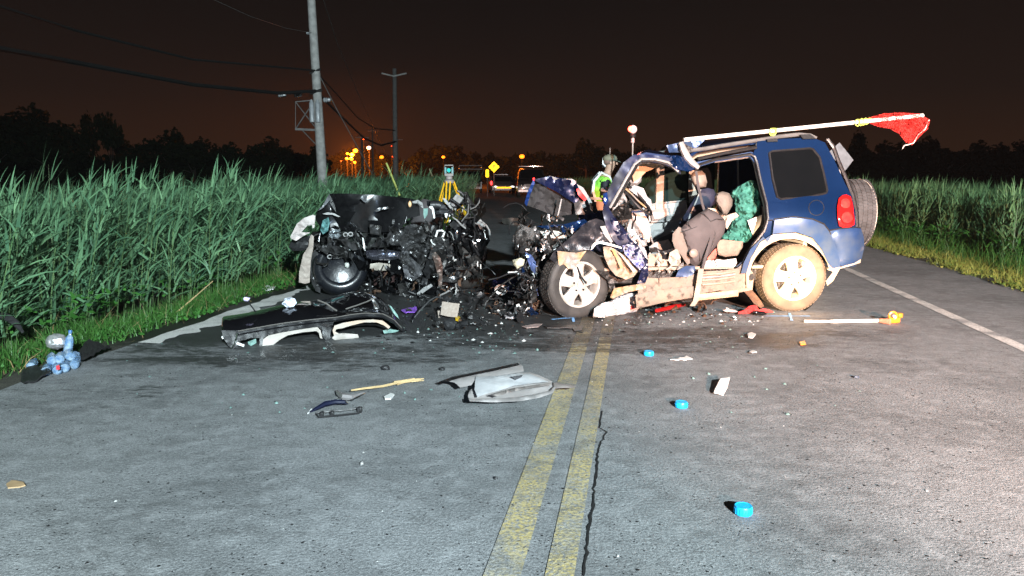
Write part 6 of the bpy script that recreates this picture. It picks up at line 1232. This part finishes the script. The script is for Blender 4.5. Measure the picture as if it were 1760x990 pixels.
single('red_tube_part', MB().tube([G(1128, 534, .06), G(1160, 527, .07), G(1176, 524, .06)], [.02, .025, .015], 7), mat('dark_red_part', (.35, .01, .01), .3), 'dark red broken part under the sill', 'fragment')
# measuring staff with an orange head
t = thing('marking_staff', G(1465, 556), 'white tube with an orange clamp head lying right of the rear wheel', 'staff')
put('tube', MB().tube([G(1382, 552, .02), G(1430, 552.5, .02)], .013, 8), mat('grey_white_tube', (.75, .72, .66), .5), t); put('tube', MB().tube([G(1428, 552.5, .02), G(1516, 551, .025)], .018, 8), mat('white_pvc', (.8, .8, .75)), t)
put('joint', MB().tube([G(1427, 552.5, .02), G(1431, 552.5, .02)], .021, 8), GREYT, t)
hh_ = G(1535, 556); put('socket', MB().tube([G(1512, 551, .028), G(1530, 553, .03)], [.022, .034], 8), mat('salmon_socket', (.75, .30, .18), .5), t)
put('head_block', MB().box(hh_ + V((.0, 0, .035)), (.13, .05, .06), Matrix.Rotation(.15, 3, 'Z')), ORANGE, t, bevel=.014); put('head_block', MB().box(hh_ + V((.06, 0, .085)), (.05, .05, .05)), ORANGE, t, bevel=.012)
put('head_ring', MB().tube([hh_ + V((-.02 + .038 * math.cos(a), -.02, .085 + .038 * math.sin(a))) for a in [k * .45 for k in range(15)]], .012, 7), ORANGE, t); put('head_bolt', MB().lathe([(0, 0), (.014, 0), (.014, .02), (0, .02)], hh_ + V((-.02, -.03, .085)), (0, -1, 0), 10), WHITEP, t)
# blue canister with a white ring, yellow plate further back
g = G(868, 505); t = thing('blue_canister', g, 'dented dark blue canister lying between the two wrecks', 'canister')
put('shell', MB().lathe([(0, -.16), (.08, -.16), (.10, -.13), (.10, .10), (.09, .15), (0, .16)], g + V((0, 0, .10)), (1, .15, .1), 20), mat('dark_blue_plastic', (.02, .025, .11), .35, 0, (.015, .015, .04), 9, bump=.4, bs=15), t)
gc = G(861, 498, .16); single('white_ring', MB().tube([gc + V((.062 * math.cos(a), -.02 * math.cos(a), .05 * math.sin(a))) for a in [k * .33 for k in range(20)]], .016, 8), WHITEP, 'white ring resting on the dark blue canister', 'ring')
single('ring_core', MB().blob(gc + V((.01, .0, -.005)), (.03, .02, .02), .4, 4, 2), DARKM, 'dark plug inside the white ring', 'plug')
scr = [(830, 900, 495, 530), (800, 900, 500, 560), (700, 830, 500, 560)]
o = scraps('debris_spread', BLACKPL, lambda x, y, o: G(x, y, abs(o)), scr, 90, .04, .12, 41, (.01, .07), None, .35); o['label'] = 'black broken car parts strewn over the dark oil stain between the wrecks'; o['category'] = 'debris'
o = scraps('metal_debris', STEEL, lambda x, y, o: G(x, y, abs(o)), scr + [(1100, 1300, 528, 545)], 26, .02, .07, 42, (.01, .04), None, .3); o['label'] = 'small bright metal scraps scattered between the wrecks'; o['category'] = 'debris'
o = scraps('brown_debris', RUST, lambda x, y, o: G(x, y, abs(o)), scr, 16, .03, .08, 43, (.01, .04), None, .2); o['label'] = 'small rusty brown scraps scattered between the wrecks'; o['category'] = 'debris'
t = thing('torn_bumper_piece', G(885, 385), 'torn dark bumper piece with a yellow plate on the unlit road behind', 'bumper piece')
YF = Frame(G(862, 386), G(906, 388)); put('strip', MB().panel([(862, 376), (880, 374), (904, 376), (903, 386), (880, 388), (864, 384)], YF.S, 0, .05, 4, amp=.08, freq=5), mat('grey_brown_plastic', (.10, .09, .08), .6), t); put('yellow_plate', MB().panel([(891, 381), (903, 377), (904, 382), (893, 387)], YF.S, -.08, .01, 3), YELL, t)
# pack of water bottles, loose bottle, foil ball, mat
BF = Frame(G(60, 655), G(140, 632)); bottle_m = mat('clear_blue_plastic', (.55, .74, .92), .08, 0, (.16, .32, .58), 26, trans=.6, bump=.3, bs=60); capm = mat('blue_bottle_top', (.04, .14, .40), .4)
def bottle(px, py, ax, label, L=.20, r=.034, z=.036, par=None):
    g = G(px, py); ax = V(ax).normalized(); gb = g + V((0, 0, z)); o_ = gb - ax * L / 2
    t = thing('water_bottle', g, label, 'bottle', group='clear water bottles in the gutter')
    put('bottle_body', MB().lathe([(0, 0), (r * .7, .0), (r, .012), (r * .94, L * .2), (r, L * .26), (r * .92, L * .45), (r, L * .55), (r * .94, L * .68), (r * .7, L * .82), (r * .36, L * .9), (r * .36, L)], o_, ax, 18), bottle_m, t)
    put('bottle_cap', MB().lathe([(0, 0), (r * .42, 0), (r * .42, .018), (0, .018)], o_ + ax * L, ax, 12), capm, t)
bottle(57, 633, (-.45, 1, .04), 'loose bottle at the left, apart from the wrapped pack', L=.19)
bs_ = [((82, 641), (-.50, 1, .03), .036, 'bottle at the left end of the pack, its base toward us'), ((98, 640), (-.72, 1, .0), .036, 'bottle second from the left in the front of the pack'), ((113, 636), (-.55, 1, .03), .036, 'bottle lying in the middle of the front of the pack'), ((127, 630), (-.68, 1, .05), .036, 'bottle at the right end of the pack'),
       ((91, 636), (-.62, 1, .06), .098, 'bottle resting in the upper row at the left of the pack'), ((106, 634), (-.5, 1, .03), .098, 'bottle in the middle of the upper row of the pack'), ((121, 629), (-.7, 1, .08), .10, 'bottle at the right of the upper row of the pack'), ((121, 624), (.1, .2, 1), .15, 'bottle standing upright behind the pack')]
for (pxy, ax, z, lb) in bs_: bottle(*pxy, ax, lb, z=z)
single('plastic_wrap', MB().panel([(118, 612), (128, 603), (137, 606), (139, 618), (136, 630), (128, 636), (122, 628), (126, 618)], BF.S, -.02, .003, 3, amp=.04, freq=14, puff=.01, seed=6), mat('torn_blue_film', (.45, .65, .92), .15, 0, (.25, .5, .85), 14, trans=.5, alpha=.28, bump=.6, bs=25), 'torn bluish film wrapped round the water bottles', 'plastic wrap', smooth=60)
single('red_label', MB().panel([(96, 629), (102, 627), (103, 635), (97, 636)], BF.S, -.09, .003, 3), mat('red_film_print', (.75, .06, .08), .4), 'small red label on the bottle pack', 'label')
fb = G(101, 622); single('foil_ball', MB().blob(fb + V((0, 0.0, .17)), (.078, .07, .062), .16, 3.2, 4, seed=3), mat('crumpled_foil', (.9, .9, .92), .42, .85, (.7, .7, .74), 8, bump=.5, bs=18), 'shiny crumpled foil ball behind the water bottles', 'foil', smooth=60)
flat('black_mat', [(36, 660), (40, 645), (58, 636), (82, 642), (88, 650), (64, 658), (42, 664)], BLACKPL, 'black flap of plastic under the loose bottle', 'mat', z=.02, th=.012, amp=.03, res=5)
flat('black_mat', [(133, 632), (137, 610), (150, 600), (165, 602), (190, 606), (176, 615), (152, 626)], mat('black_matte', (.006, .006, .006), .8), 'black plastic sheet right of the bottle pack on the verge', 'mat', z=.03, th=.02, amp=.05, res=5)
single('broken_hubcap', MB().tube([PY(x, y, 5.9) for x, y in ((-6, 540), (14, 546), (28, 556), (40, 572))], [.03, .035, .03, .01], 7), BLACKPL, 'black curved strip lying in the weeds at the left edge', 'strip')
flat('verge_scrap', [(449, 499), (462, 495), (474, 496), (470, 500), (455, 502)], WHITEP, 'small white scrap in the dark dirt left of the black wreck', 'scrap', z=.02, th=.01, amp=.02, res=3)
single('dry_cane', MB().tube([PY(286, 552, 7.8), PY(320, 523, 8.0), PY(366, 483, 8.3)], [.012, .008, .004], 5), STRAW, 'dry straw coloured cane leaning in the left grass', 'cane')
# ------------------------------------------------------------------ thin haze added round the whole place, so the far lamps get halos
hz = MB().box((0, 100, 7.5), (2600, 2600, 18)); ho = put('haze', hz, mat('unused_haze', (1, 1, 1)), None, smooth=0); ho['kind'] = 'stuff'
hm = bpy.data.materials.new('lamp_halo_haze'); hm.use_nodes = True; hn = hm.node_tree.nodes; hn.remove(hn['Principled BSDF'])
hv = hn.new('ShaderNodeVolumePrincipled'); hv.inputs['Density'].default_value = .00017; hv.inputs['Color'].default_value = (.9, .9, .9, 1)
hm.node_tree.links.new(hv.outputs[0], hn['Material Output'].inputs['Volume']); ho.data.materials[0] = hm
